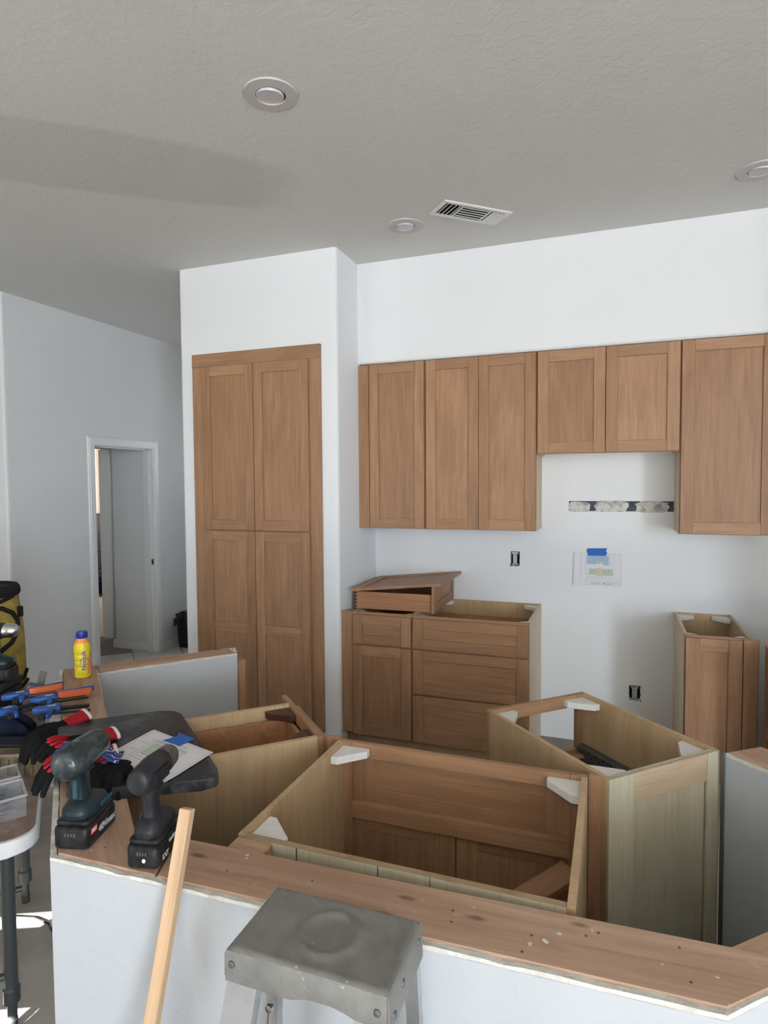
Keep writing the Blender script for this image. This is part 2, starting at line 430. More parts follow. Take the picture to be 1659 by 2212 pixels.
# door casing and jamb
d1 = thing('door_1', '', '', (0, 0, 0)); del d1['label'], d1['category']; d1['kind'] = 'structure'
def casing(parent, x, y0, y1, zt, wdt=.068, t=.018, s=1):
    for y in (y0-wdt, y1):
        b = MB(); b.box(x, x+t*s, y, y+wdt, 0, zt+wdt, .003); b.box(x+t*s, x+(t+.006)*s, y+.012, y+wdt-.014, 0, zt+wdt-.014, .002)
        b.build('casing', 'white_trim', parent)
    b = MB(); b.box(x, x+t*s, y0, y1, zt, zt+wdt, .003); b.box(x+t*s, x+(t+.006)*s, y0-.012, y1+.012, zt+.014, zt+wdt-.014, .002)
    b.build('casing', 'white_trim', parent)
casing(d1, LX, .086, .815, 2.012, .074)
b = MB(); b.box(LX-.115, LX, .071, .086, 0, 2.03); b.box(LX-.115, LX, .815, .830, 0, 2.03); b.box(LX-.115, LX, .071, .83, 2.012, 2.03)
b.box(LX-.075, LX-.04, .086, .094, 0, 2.012); b.box(LX-.075, LX-.04, .803, .815, 0, 2.012); b.box(LX-.075, LX-.04, .086, .815, 2.0, 2.012)
b.build('jamb', 'white_trim', d1)
b = MB(); b.box(LX-.036, LX-.006, .8135, .815, .875, .935, .0004)
sp = b.build('strike_plate', 'brass', d1); MB().box(LX-.027, LX-.015, .8128, .8136, .893, .917).build('latch_hole', 'black_void', sp)
# baseboards
struct(MB().box(LX, LX+.014, .896, 2.2, 0, .085, .003).build('baseboard_left', 'white_trim'))
struct(MB().box(LX, LX+.014, -.73, .011, 0, .085, .003).build('baseboard_near', 'white_trim'))
# passage beyond the doorway
b = MB(); b.prism([(-3.9215, .845), (-4.33, .845)]+arc(-4.33, .865, .02, -pi/2, -pi, 3)[1:]+[(-4.35, 1.5), (-3.9215, 1.5)], 0, H)
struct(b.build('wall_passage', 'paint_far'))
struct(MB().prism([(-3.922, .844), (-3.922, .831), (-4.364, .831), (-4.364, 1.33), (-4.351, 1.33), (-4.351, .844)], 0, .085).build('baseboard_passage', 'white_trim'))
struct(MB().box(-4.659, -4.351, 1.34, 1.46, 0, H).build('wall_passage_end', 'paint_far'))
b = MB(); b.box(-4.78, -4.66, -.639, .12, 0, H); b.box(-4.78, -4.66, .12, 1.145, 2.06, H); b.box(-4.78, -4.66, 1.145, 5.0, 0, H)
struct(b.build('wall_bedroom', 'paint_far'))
d2 = bpy.data.objects.new('door_2', None); COL.objects.link(d2); d2['kind'] = 'structure'
casing(d2, -4.66, .14, 1.130, 2.045, .075)
MB().box(-4.79, -4.66, 1.130, 1.1445, 0, 2.045).build('jamb', 'white_trim', d2)
struct(MB().box(-9, -4.78, 5.0, 5.1, 0, H).build('wall_bedroom_back', 'paint_far'))
struct(MB().box(-7.8, -7.7, -.639, 5.0, 0, H).build('wall_bedroom_far', 'paint_far'))
struct(MB().box(-7.69, -4.80, -.6, 4.99, 0, .012).build('floor_carpet', 'carpet'))
# curtain, dresser and clothes seen through the gap
b = MB(); n = 90
pts = [(-7.62+.02*sin(i*1.3), 3.0+i*.018) for i in range(n)]
b.loft([[(x, y, .0) for x, y in pts], [(x, y, 2.55) for x, y in pts]], False, False)
tag(b.build('curtain', 'curtain', smooth=60), 'pale orange curtain glimpsed through the far doorway', 'curtain')
dr = thing('dresser', 'tall black dresser glimpsed through the far doorway', 'dresser', (-7.30, 3.66, .012))
MB().box(-.24, .24, -.5, .5, 0, 1.19, .01).build('body', 'black', dr)
for k in range(4): MB().box(.2405, .256, -.48, .48, .08+k*.27, .08+k*.27+.25, .006).build('drawer', 'black', dr)
b = MB()
for i in range(7):
    b.lathe([(.001, 0), (.12, .02), (.15, .07), (.1, .13), (.001, .15)], 10, M.Translation((-6.72+rnd.uniform(-.08, .08), 3.36+rnd.uniform(-.22, .22), .013+.025*i)))
tag(b.build('clothes_pile', 'navy', smooth=60), 'dark clothes heaped on the carpet beyond the far doorway', 'clothes')
b = MB(); b.lathe([(.001, 0), (.10, .02), (.13, .06), (.09, .11), (.001, .13)], 12, M.Translation((-6.7, 3.36, .315)))
tag(b.build('white_shirt', 'white_cloth', smooth=60), 'white crumpled cloth on top of the dark clothes heap', 'cloth')

# hallway floor tiles, laid on the diagonal
tiles = struct(MB().box(-4.66, -2.32, -1.2, 2.2, 0, .004).build('floor_hall', 'grout'))
ts = .45; me_t = None
for i in range(-8, 8):
    for j in range(-8, 8):
        cx, cy = -3.70+(i-j)*ts*.7071, .72+(i+j)*ts*.7071
        if not (-4.62+.33 < cx < -2.32-.33+.2 and -1.2+.3 < cy < 2.2-.3): continue
        if me_t is None:
            b = MB(); b.box(-ts/2+.004, ts/2-.004, -ts/2+.004, ts/2-.004, .001, .0085, .001)
            o = b.build('tile', 'tile', tiles); me_t = o.data
        else:
            o = bpy.data.objects.new('tile', me_t); COL.objects.link(o); o.parent = tiles
        o.location = (cx, cy, 0); o.rotation_euler = (0, 0, pi/4)
# ------------------------------------------------------------------ peninsula wall
def EX(ex, ey): return ((ex-ey)*.70711, (ex+ey)*.70711)
O0, O1, O2 = (-.69, -3.163), (-1.80, -2.13), (-1.765, -2.085)
EO, EI, I1, I0 = (-1.303, -1.583), (-1.218, -1.657), (-1.605, -2.108), (-.602, -3.030)
NI, NO = (.622, -2.984), (.605, -3.121)
BI, BO = EX(-.965, -2.551), EX(-.825, -2.645)
BIe, BOe = EX(-.965, -2.025), EX(-.825, -2.04)
ZP = .8645
outline = [O0, O1, O2, EO, EI, I1, I0, NI, BI, BIe, BOe, BO, NO]
b = MB()
for q in ([O0, O1, I1, I0], [O1, O2, EO, EI, I1], [O0, I0, NI, NO], [NO, NI, BI, BO], [BI, BIe, BOe, BO]):
    b.prism(q, 0, ZP)
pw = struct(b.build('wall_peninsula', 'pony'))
def off(a, b_, d):
    a, b_ = V(a), V(b_); t = (b_-a).normalized(); n = V((-t.y, t.x))
    return a+n*d, b_+n*d
def strip(a, b_, th, z0, z1, rag, mat, name='drywall_edge', step=.03):
    """a ragged strip of drywall along a-b, th thick to the left"""
    a, b_ = V(a), V(b_); L = (b_-a).length; n = max(2, int(L/step)); t = (b_-a)/L; nn = V((-t.y, t.x))*th
    rings = []
    for i in range(n+1):
        p = a+(b_-a)*i/n; z = z1-abs(rnd.gauss(0, rag)); q = nn*(1+rnd.uniform(-.12, .12))
        rings.append([(p.x, p.y, z0), (p.x+q.x, p.y+q.y, z0), (p.x+q.x, p.y+q.y, z-rnd.uniform(0, rag)), (p.x, p.y, z)])
    return MB().loft(rings).build(name, mat, pw)
T = .013
for a, c in ((O0, O1), (O1, O2), (EO, EI), (I1, I0), (EI, I1), (I0, NI), (NO, O0), (BO, NO), (NI, BI), (BI, BIe), (O2, EO)):
    strip(c, a, T, .8635, .8735, .0018, 'gypsum')
def inset(poly, d):
    k = len(poly); ar = sum(poly[i][0]*poly[(i+1) % k][1]-poly[(i+1) % k][0]*poly[i][1] for i in range(k))
    if ar < 0: poly = poly[::-1]
    out = []
    for i in range(k):
        p, a, c = V(poly[i]), V(poly[i-1]), V(poly[(i+1) % k])
        t1, t2 = (p-a).normalized(), (c-p).normalized(); n1, n2 = V((-t1.y, t1.x)), V((-t2.y, t2.x))
        bi = (n1+n2).normalized(); out.append(tuple(p+bi*d/max(.3, bi.dot(n1))))
    return out
def plate(pts, z1=.876, label=None):
    c = V((sum(p[0] for p in pts)/len(pts), sum(p[1] for p in pts)/len(pts)))
    e = [(V(pts[(i+1) % len(pts)])-V(pts[i])) for i in range(len(pts))]; e = max(e, key=lambda q: q.length)
    a = math.atan2(e.y, e.x); rot = M.Rotation(-a, 2)
    b = MB().prism([tuple(rot @ (V(p)-c)) for p in pts], -.038, 0, .0015)
    o = b.build('top_plate', 'plate', pw); o.location = (c.x, c.y, z1); o.rotation_euler = (0, 0, a)
    return o
cut = (-.40, -3.150)
nr = inset([cut, (-.46, -3.021), NI, (.75, -2.984+.005), NO], .0)
plate([(-.425, -3.141), (-.475, -3.012), (.622, -2.970), (.760, -2.965), (.606, -3.108)])
plate([(-.430, -3.141), (-.68, -3.150), (-1.782, -2.125), (-1.70, -2.045), (-1.612, -2.112), (-.598, -3.017), (-.480, -3.013)])
plate([(-1.768, -2.112), (-1.753, -2.088), (-1.300, -1.602), (-1.229, -1.662), (-1.602, -2.098), (-1.69, -2.03)], .8755)
plate([(.630, -2.969), (.764, -2.964), EX(-.84, -2.632), EX(-.952, -2.56)], .8745)
plate([EX(-.955, -2.03), EX(-.835, -2.045), EX(-.838, -2.62), EX(-.952, -2.555)], .8765)
# end stud with a torn top, a short block, and steel corner bead
m = M.Translation((EI[0], EI[1], 0)) @ M.Rotation(math.atan2(EO[1]-EI[1], EO[0]-EI[0]), 4, 'Z')
MB().box(-.02, .10, -.034, -.001, 0, .842, .002, m).build('end_stud', 'cab_v', pw)
MB().box(-.055, -.015, -.028, .012, .35, .56, .002, m).build('end_block', 'cab_v', pw)
b = MB()
for i in range(9): b.box(-.006, .006, -.004, .004, -.003, .003, .001, m @ M.Translation((.008+.010*i, rnd.uniform(-.008, .006), .8745+rnd.uniform(-.001, .005))) @ M.Rotation(rnd.random()*3, 4, 'Z') @ M.Rotation(rnd.uniform(-.6, .6), 4, 'X'))
o = b.build('torn_drywall', 'gypsum', pw); o['kind'] = 'stuff'
bx, by = EX(-.968, -2.022)
MB().cyl((bx, by, 0), (bx, by, .879), .006, 8).build('corner_bead', 'steel_dark', pw)
# screw heads and paint chips on the plates
b = MB()
for x, y in [(-.60, -3.10), (-.30, -3.08), (-.12, -3.05), (.165, -3.04), (.30, -3.10), (.40, -3.025), (.42, -3.01), (.55, -3.0), (.56, -3.075), (.31, -3.055), (.17, -3.07), (-1.45, -2.30), (-1.1, -2.62), (.70, -2.945)]:
    b.lathe([(.0024, 0), (.0026, .0006), (.001, .0007)], 8, M.Translation((x, y, .876)))
o = b.build('screw_heads', 'steel_flat', pw); o['kind'] = 'stuff'
b = MB()
for x, y, r in [(.335, -3.062, .008), (.355, -3.035, .007), (.31, -3.078, .006), (.41, -3.008, .004), (.52, -3.05, .003), (-1.585, -2.215, .005), (-1.55, -2.2, .003), (-1.62, -2.22, .003), (.20, -3.02, .004), (-.29, -3.02, .005), (-.285, -3.03, .004), (.60, -3.05, .004), (-.62, -3.12, .003)]:
    q = [(r*rnd.uniform(.4, 1)*cos(2*pi*k/7)*1.2, r*rnd.uniform(.4, 1)*sin(2*pi*k/7)*.7) for k in range(7)]; b.prism(q, .8761, .8768, m=M.Translation((x, y, 0)) @ M.Rotation(rnd.random()*6, 4, 'Z'))
o = b.build('paint_chips', 'gypsum', pw); o['kind'] = 'stuff'

# ------------------------------------------------------------------ cabinets
def shaker(parent, x0, x1, z0, z1, y, sw=.063, rw=.063, name='door', extra=None, horiz=False, t=.019, label=None, mv='cab_v', mh='cab_h'):
    pm = mh if horiz else mv
    o = MB().box(x0+sw-.006, x1-sw+.006, y+.011, y+.0155, z0+rw-.006, z1-rw+.006).build(name, pm, parent, label=label)
    for a, c in ((x0, x0+sw), (x1-sw, x1)): MB().box(a, c, y, y+t, z0, z1, .0012).build('stile', mv, o)
    for a, c in ((z0, z0+rw), (z1-rw, z1))+((extra,) if extra else ()):
        MB().box(x0+sw+.0004, x1-sw-.0004, y+.0003, y+t-.0003, a, c, .0008).build('rail', mh, o)
    return o
def block_poly(leg, cutd): return [(0, 0), (leg, 0), (leg, cutd), (cutd, leg), (0, leg)]
def base_cab(label, loc, rz, wd, d=.59, h=.876, st=.016, toe=.105, toed=.07, sm='ply_v', frame=True, top_rail=.038, mids=(), blocks='white_block', back=True, group=None,
             cat='cabinet', name='base_cabinet', kick='ply_h', stile=.038, bottom=True, ov=0.0, front_blocks=None, out_l=None, out_r=None):
    t = thing(name, label, cat, loc, rz, group)
    yf = -d
    side = [(0, 0), (0, h), (yf+.019, h), (yf+.019, toe), (yf+toed, toe), (yf+toed, 0)]
    my = M(((0, 0, 1, 0), (1, 0, 0, 0), (0, 1, 0, 0), (0, 0, 0, 1)))
    for x0, x1, mo in ((0, st, out_l), (wd-st, wd, out_r)):
        MB().prism(side, x0, x1, m=my).build('side_panel', mo or sm, t)
    if back: MB().box(st+.0005, wd-st-.0005, -.012, -.001, toe, h-.002).build('back_panel', sm, t)
    if bottom: MB().box(st+.0005, wd-st-.0005, yf+.02, -.0125, toe, toe+.016).build('bottom_panel', 'ply_h', t)
    MB().box(st, wd-st, yf+toed, yf+toed+.012, 0, toe-.001).build('toe_kick', kick, t)
    if frame:
        for a, c in ((-ov, stile), (wd-stile, wd)): MB().box(a, c, yf, yf+.0188, toe, h, .0008).build('stile', 'cab_v', t)
        for a, c in ((h-top_rail, h), (toe, toe+.034))+tuple(mids): MB().box(stile+.0005, wd-stile-.0005, yf+.0003, yf+.0185, a, c, .0006).build('rail', 'cab_h', t)
    if blocks:
        for sx, sy, cx, cy in ((1, -1, st+.0006, -.013), (-1, -1, wd-st-.0006, -.013), (1, 1, st+.0006, yf+.0195), (-1, 1, wd-st-.0006, yf+.0195)):
            if not back and sy < 0: cy = -.02
            bm_ = front_blocks if (front_blocks and sy > 0) else blocks
            if bm_ == 'none': continue
            MB().prism([(cx+sx*px, cy+sy*py) for px, py in block_poly(.088, .020)], h-.034, h-.012, .001).build('corner_block', bm_, t)
    return t
def box_in(parent, x0, x1, y0, y1, z0, z1, mat='drawer_box', t=.014):
    b = MB(); b.box(x0, x0+t, y0, y1, z0, z1, .001); b.box(x1-t, x1, y0, y1, z0, z1, .001)
    b.box(x0+t, x1-t, y0, y0+t, z0, z1, .001); b.box(x0+t, x1-t, y1-t, y1, z0, z1, .001); b.box(x0+t, x1-t, y0+t, y1-t, z0+.008, z0+.014)
    return b.build('drawer_box', mat, parent)
XL = -1.1526
# left base run
YB = -.001
f = thing('base_filler', 'narrow wooden filler strip beside the pantry wall, left of the base cabinets', 'filler', (XL+.001, YB, 0))
MB().box(0, .072, -.61, -.592, .115, .876, .001).build('strip', 'cab_v', f)
MB().box(.0, .072, -.535, -.522, 0, .114).build('toe_strip', 'cab_h', f)
c1 = base_cab('narrow base cabinet with one drawer over one door, under the loose drawer', (-1.0785, YB, 0), 0, .3905, d=.61, back=True, mids=((.664, .694),), group='base cabinets along the back wall', stile=.03)
g = shaker(c1, .011, .386, .683, .862, -.630, rw=.057, name='drawer', horiz=True); box_in(g, .04, .35, -.60, -.1, .70, .80)
shaker(c1, .011, .386, .115, .674, -.630)
c2 = base_cab('wide base cabinet with three drawer fronts and open top, left of the range gap', (-.687, YB, 0), 0, .687, d=.61, group='base cabinets along the back wall', out_r='maple_pale', mids=((.665, .690), (.395, .415)), stile=.03)
for k, (a, c) in enumerate(((.684, .862), (.408, .674), (.115, .398))):
    g = shaker(c2, .006, .683, a, c, -.630, rw=.058, name='drawer', horiz=True)
    box_in(g, .05, .64, -.6, -.10, a+.02, (.795 if k == 0 else c-.04))
# right base
c3 = base_cab('narrow one-door base cabinet with open top, right of the range gap', (.786, YB, 0), 0, .305, d=.61, group='base cabinets along the back wall', out_l='maple_pale', stile=.03)
shaker(c3, .005, .262, .115, .866, -.630)
MB().box(.266, .330, -.6295, -.6105, .115, .874, .001).build('corner_filler', 'cab_v', c3)
MB().box(.3055, .337, -.6105, -.592, .115, .8745, .001).build('corner_stile', 'cab_v', c3)
c4 = base_cab('base cabinet with three drawer fronts facing left, cut by the right edge', (1.764, -.650, 0), -pi/2, .36, d=.605, group='base cabinets along the back wall', stile=.03)
for k, (a, c) in enumerate(((.684, .862), (.408, .674), (.115, .398))):
    g = shaker(c4, .012, .352, a, c, -.625, rw=.058, name='drawer', horiz=True)
# wall cabinets
def wall_cab(label, x0, x1, z0, z1, doors, d=.305, out_l='maple_pale', out_r='maple_pale'):
    t = thing('wall_cabinet', label, 'cabinet', (x0, YB, z0), 0, 'wall cabinets under the soffit'); wd = x1-x0; hh = z1-z0
    for a, c, mo in ((0, .014, out_l), (wd-.014, wd, out_r)): MB().box(a, c, -d+.019, 0, 0, hh).build('side_panel', mo, t)
    MB().box(.0145, wd-.0145, -d+.02, -.001, .012, .026).build('bottom_panel', 'maple_pale', t)
    MB().box(.0145, wd-.0145, -d+.02, -.001, hh-.016, hh-.002).build('top_panel', 'ply_h', t)
    MB().box(.0145, wd-.0145, -.010, -.002, .027, hh-.017).build('back_panel', 'maple_pale', t)
    for a, c in ((0, .034), (wd-.034, wd)): MB().box(a, c, -d, -d+.0188, 0, hh, .0008).build('stile', 'cab_v', t)
    for a, c in ((0, .034), (hh-.034, hh)): MB().box(.0345, wd-.0345, -d+.0003, -d+.0185, a, c, .0006).build('rail', 'cab_h', t)
    for a, c in doors: shaker(t, a-x0, c-x0, .004, hh-.004, -d-.0195)
    return t
f = thing('wall_filler', 'narrow wooden filler strip between pantry side and first wall cabinet', 'filler', (XL+.001, YB, 1.372))
MB().box(0, .074, -.305, -.287, 0, 1.066, .001).build('strip', 'cab_v', f)
ZT = 2.440
wall_cab('tall single-door wall cabinet, leftmost beside the pantry', -1.076, -.6895, 1.372, ZT, [(-1.067, -.697)])
wall_cab('tall double-door wall cabinet in the middle, left of the range space', -.6875, -.001, 1.372, ZT, [(-.6835, -.349), (-.3465, -.004)])
wall_cab('short double-door wall cabinet above the range space', .001, .7765, 1.833, ZT, [(.007, .385), (.3885, .772)])
wall_cab('tall single-door wall cabinet at the right edge', .778, 1.245, 1.372, ZT, [(.782, 1.235)])

# pantry cabinet built into the block
pc = thing('pantry_cabinet', 'tall built-in pantry cabinet with four wooden doors', 'cabinet', (-1.723, -.637, 0))
def pr(x): return x+1.723
for a, c in ((-2.196, -2.07), (-1.365, -1.258)): MB().box(pr(a), pr(c), -.020, 0, .1, 2.437, .001).build('stile', 'cab_v', pc)
MB().box(pr(-2.197), pr(-1.257), -.0205, 0, 2.438, 2.522, .001).build('rail', 'cab_h', pc)
MB().box(pr(-2.0695), pr(-1.3655), -.0195, 0, 1.34, 1.40).build('rail', 'cab_h', pc)
MB().box(pr(-2.0695), pr(-1.3655), -.0195, 0, .0, .13).build('rail', 'cab_h', pc)
MB().box(pr(-2.0695), pr(-1.3655), -.004, -.001, .13, 2.437).build('back_panel', 'black', pc)
for x0, x1 in ((-2.110, -1.7255), (-1.7205, -1.333)):
    shaker(pc, pr(x0), pr(x1), 1.371, 2.433, -.0402)
    shaker(pc, pr(x0), pr(x1), .115, 1.363, -.0402, extra=(.697, .758))

# peninsula cabinets --------------------------------------------------------
# sink base: open top, front turned to the range
sk = base_cab('wide open sink base cabinet in the middle of the island', (.379, -2.955, 0), pi, .734, d=.563, top_rail=.042, mids=((.640, .690),), back=False, stile=.045, blocks='white_block', sm='ply_v', name='sink_cabinet')
bl = [o for o in sk.children if o.name.startswith('corner_block')]
bpy.data.objects.remove(min(bl, key=lambda o: o.data.vertices[0].co.x-o.data.vertices[0].co.y))
MB().box(.0165, .7175, -.014, -.001, .105, .871).build('back_panel', 'ply_pale', sk)
b = MB(); b.box(.0165, .7175, -.0145, -.0005, .8712, .8735); b.build('back_edge', 'ply_edge', sk)
b = MB()
for x, wd_ in ((.585, .0029), (.395, .0016), (.282, .0018)): b.box(x, x+wd_, -.0003, .0003 if wd_ < .003 else .0002, .74, .871)
o = b.build('pencil_marks', 'steel_flat', sk); o['kind'] = 'stuff'
sd = shaker(sk, .02, .714, .672, .850, -.5835, rw=.058, sw=.09, name='false_front', horiz=True)
shaker(sk, .02, .366, .115, .662, -.5835); shaker(sk, .369, .714, .115, .662, -.5835)
MB().box(.645, .735, .002, .045, .80, .872, .004).build('nailer', 'pine_block', sk, label='rough splintered wood block at the left rear corner')
MB().box(.001, .040, .002, .036, .55, .855, .003).build('nailer', 'pine', sk, label='pale wood block at the right rear corner')
b = MB(); b.box(-.0006, .734+.0006, -.5845, -.583, .8, .81) if False else None
lb = MB().box(-.15, .15, -.034, .034, -.009, .009, .002).build('loose_board', 'cab_h')
lb.location = (.240, -2.578, .618); lb.rotation_euler = (radians(4), radians(-12), radians(46))
tag(lb, 'short brown board leaning in the right corner inside the sink cabinet', 'board')
# right 45-degree cabinet with an open front
rx, ry = EX(-.966, -2.002)
rc = base_cab('open-front island cabinet with drawer slides, right of the sink base', (rx, ry, 0), radians(225), .432, d=.567, top_rail=.044, mids=((.655, .672),), stile=.040, name='drawer_cabinet', back=False, sm='ply_v', bottom=True)
MB().box(.0165, .4155, -.014, -.002, .105, .875).build('back_panel', 'ply_pale', rc)
for x0, x1 in ((.0005, .052), (.342, .431)): MB().box(x0, x1, .0005, .0085, 0, .8755, .0006).build('back_stile', 'ply_pale', rc)
MB().box(.0525, .3415, .0003, .0075, .795, .8755, .0006).build('back_rail', 'ply_pale_h', rc)
for o in rc.children:
    if o.name.startswith('back_panel'): o.location.y = 0
b = MB(); b.box(.0165, .030, -.545, -.03, .615, .690); b.box(.030, .062, -.545, -.03, .615, .619); b.box(.030, .048, -.545, -.03, .682, .686)
sl = b.build('drawer_slide', 'steel_dark', rc)
b = MB()
for k in range(26):
    yy = -.52+.0185*k+(.02 if k > 12 else 0)
    b.cyl((.0298, yy, .655+.012*(k % 2)), (.0302, yy, .655+.012*(k % 2)), .0035, 8)
o = b.build('slide_holes', 'black_void', sl); o['kind'] = 'stuff'
b = MB(); b.box(.402, .4155, -.545, -.03, .615, .690); b.box(.37, .402, -.545, -.03, .615, .619); b.build('drawer_slide', 'steel_dark', rc)
MB().box(.0165, .4155, -.10, -.03, .63, .648).build('rear_rail', 'cab_h', rc)
MB().box(.0165, .4155, -.566, -.52, .645, .6545).build('web_rail', 'pine_block', rc)
# left 45-degree drawer cabinet
def EL(a, c): return ((a+c)*.70711, (c-a)*.70711)
lx, ly = EL(1.402, -2.585)
lc = base_cab('left island cabinet with a drawer inside, beside the black board', (lx, ly, 0), radians(135), .338, d=.60, top_rail=.042, mids=((.655, .69),), stile=.035, name='drawer_cabinet', blocks='block_red', sm='ply_v', front_blocks='block_red')
g = shaker(lc, .004, .334, .683, .862, -.620, rw=.057, name='drawer', horiz=True); box_in(g, .035, .303, -.575, -.06, .70, .835)
shaker(lc, .004, .334, .115, .674, -.620)
MB().box(.339, .425, -.60, -.5815, .115, .876, .0008).build('corner_filler', 'cab_v', lc)
# corner fillers either side of the sink base
f = thing('corner_filler', 'dark wood corner post between the sink base and right island cabinet', 'filler', (.380, -2.392, 0))
MB().prism([(.001, 0), (.046, .004), (.040, .019), (.001, .019)], .1, .8755).build('post', 'cab_v', f)
f = thing('corner_filler', 'dark wood corner post between the sink base and left island cabinet', 'filler', (-.3565, -2.392, 0))
MB().prism([(-.001, .002), (-.042, -.006), (-.044, .012), (-.001, .021)], .1, .8755).build('post', 'cab_v', f)

# ------------------------------------------------------------------ loose drawer and door on the base cabinet
t = thing('drawer_unit', 'loose wooden drawer with dovetailed box lying on the base cabinets', 'drawer', (-1.10, -.285, .8775), radians(1.5))
b = MB(); TT = .014; bw = .235; bl = .505
sides = []
b.box(0, bl, -bw, -bw+TT, 0, .108, .001); b.box(0, bl, bw-TT, bw, 0, .108, .001)
b.box(.0005, TT, -bw+TT, bw-TT, 0, .1075); b.box(bl-TT, bl, -bw+TT, bw-TT, 0, .1075); b.box(TT, bl-TT, -bw+TT, bw-TT, .01, .016)
bxo = b.build('box', 'drawer_box', t)
b = MB()
for k in range(5): b.prism([(.010+k*.021, 0), (.020+k*.021, 0), (.018+k*.021, TT), (.012+k*.021, TT)], -.0006, .0004, m=M(((0, 1, 0, 0), (0, 0, 1, -bw), (1, 0, 0, 0), (0, 0, 0, 1))))
b.build('dovetail', 'block_red', bxo)
fr = MB().box(bl+.004, bl+.0095, -.215, .215, .05, .115).build('drawer_front', 'cab_y', t)
for a, c in ((-.27, -.208), (.208, .27)): MB().box(bl+.0005, bl+.0185, a, c, 0, .166, .001).build('stile', 'cab_v', fr)
for a, c in ((0, .056), (.110, .166)): MB().box(bl+.001, bl+.018, -.2075, .2075, a, c, .001).build('rail', 'cab_y', fr)
t = thing('loose_door', 'loose shaker door panel lying tilted on the loose drawer', 'door panel', (-1.108, -.553, .988), 0, rot=(0, radians(-5.9), radians(1)))
p = MB().box(.055, .535, .055, .495, .003, .009).build('panel', 'cab_h', t)
for a, c in ((0, .06), (.53, .59)): MB().box(a, c, 0, .55, 0, .019, .001).build('stile', 'cab_y', t)
for a, c in ((0, .06), (.49, .55)): MB().box(.0605, .5295, a, c, .0005, .0185, .001).build('rail', 'cab_h', t)

# ------------------------------------------------------------------ wall details
def outlet(label, x0, x1, z0, z1):
    t = thing('outlet_box', label, 'outlet', ((x0+x1)/2, .002, (z0+z1)/2), group='open outlet boxes'); a, c = (x1-x0)/2, (z1-z0)/2
    b = MB(); b.box(-a, a, .05, .053, -c, c); b.build('box', 'black_void', t)
    b = MB(); b.box(-a*.5, a*.45, .002, .012, -c*.68, c*.62, .001); b.build('receptacle', 'box_steel', t)
    b = MB(); b.box(-a*.75, a*.7, .004, .007, c*.62, c*.92); b.box(-a*.75, a*.7, .004, .007, -c*.92, -c*.68); b.build('bracket', 'chrome', t)
    b = MB()
    for i in range(14): 
        s = rnd.random()*2-1; q = rnd.choice((-1, 1)); r = rnd.uniform(.002, .005)
        x, z = (q*a*1.04, s*c) if rnd.random() < .6 else (s*a, q*c*1.03)
        b.lathe([(r, 0), (r*.6, .0012), (.0003, .0015)], 6, M.Translation((x, -.002, z)) @ M.Rotation(pi/2, 4, 'X'))
    o = b.build('chipped_edge', 'steel_dark', t); o['kind'] = 'stuff'
outlet('open electrical box in the back wall above the base cabinets', *OUT[0])
outlet('open electrical box low in the back wall of the range gap', *OUT[1])
# strip of torn wall with old adhesive
t = thing('adhesive_strip', 'dark strip of bare wall smeared with old adhesive under the wall cabinets', 'wall strip', (.168, 0, 1.482))
MB().box(0, .608, -.0012, 0, 0, .063).build('bare_strip', 'mastic_dark', t)
def blob(x0, x1, z0, z1, n=26):
    b = MB(); pts = []
    for i in range(n):
        a = 2*pi*i/n; q = 1+rnd.uniform(-.10, .10)
        x = (x0+x1)/2+(x1-x0)/2*math.copysign(abs(cos(a))**.5, cos(a))*q; z = (z0+z1)/2+(z1-z0)/2*math.copysign(abs(sin(a))**.45, sin(a))*q
        pts.append((x, min(max(z, -.006), .066)))
    b.prism(pts, .0012, .0032, m=M(((1, 0, 0, 0), (0, 0, -1, 0), (0, 1, 0, 0), (0, 0, 0, 1))))
    b.build('adhesive', 'mastic_light', t)
blob(-.002, .128, -.006, .058); blob(.158, .352, -.006, .066); blob(.392, .578, -.006, .062)
# plan sheet taped to the wall
def plan(name, label, cat, loc, rot, wdt, hgt, mk):
    t = thing(name, label, cat, loc, rot=rot)
    return t
# local sheet axes: x right, z up, y out of the wall is negative
t = thing('wall_plan', 'printed cabinet elevation plan taped to the back wall', 'paper', (.198, -.002, 1.01), rot=(0, 0, 0))
sw_, sh = .288, .213
pts = []
rings = []
for i in range(9):
    u = i/8; yb = -.012*(1-u)**3
    rings.append([(u*sw_, yb-.0004, 0.003-.004*u), (u*sw_, -.0006, sh-.003*u)])
MB().loft(rings, False, False).build('sheet', 'paper', t)
def rl(b, x0, z0, x1, z1, th=.0008, y=-.0022):
    d = V((x1-x0, z1-z0)); n = V((-d.y, d.x)).normalized()*th/2
    yy0 = y-.012*(1-max(0, min(1, x0/sw_)))**3*(1-z0/sh); yy1 = y-.012*(1-max(0, min(1, x1/sw_)))**3*(1-z1/sh)
    b.faces_from([(x0-n.x, yy0, z0-n.y), (x1-n.x, yy1, z1-n.y), (x1+n.x, yy1, z1+n.y), (x0+n.x, yy0, z0+n.y)], [(0, 1, 2, 3)])
def rect(b, x0, z0, x1, z1, th=.0008):
    for q in ((x0, z0, x1, z0), (x1, z0, x1, z1), (x1, z1, x0, z1), (x0, z1, x0, z0)): rl(b, *q, th)
def fill(mat, *rs):
    b = MB()
    for x0, z0, x1, z1 in rs:
        b.faces_from([(x0, -.0018-.003*(1-x0/sw_)**2, z0), (x1, -.0018-.003*(1-x1/sw_)**2, z0), (x1, -.0018-.002*(1-x1/sw_)**2, z1), (x0, -.0018-.002*(1-x0/sw_)**2, z1)], [(0, 1, 2, 3)])
    o = b.build('printed_fill', mat, t); o['kind'] = 'stuff'
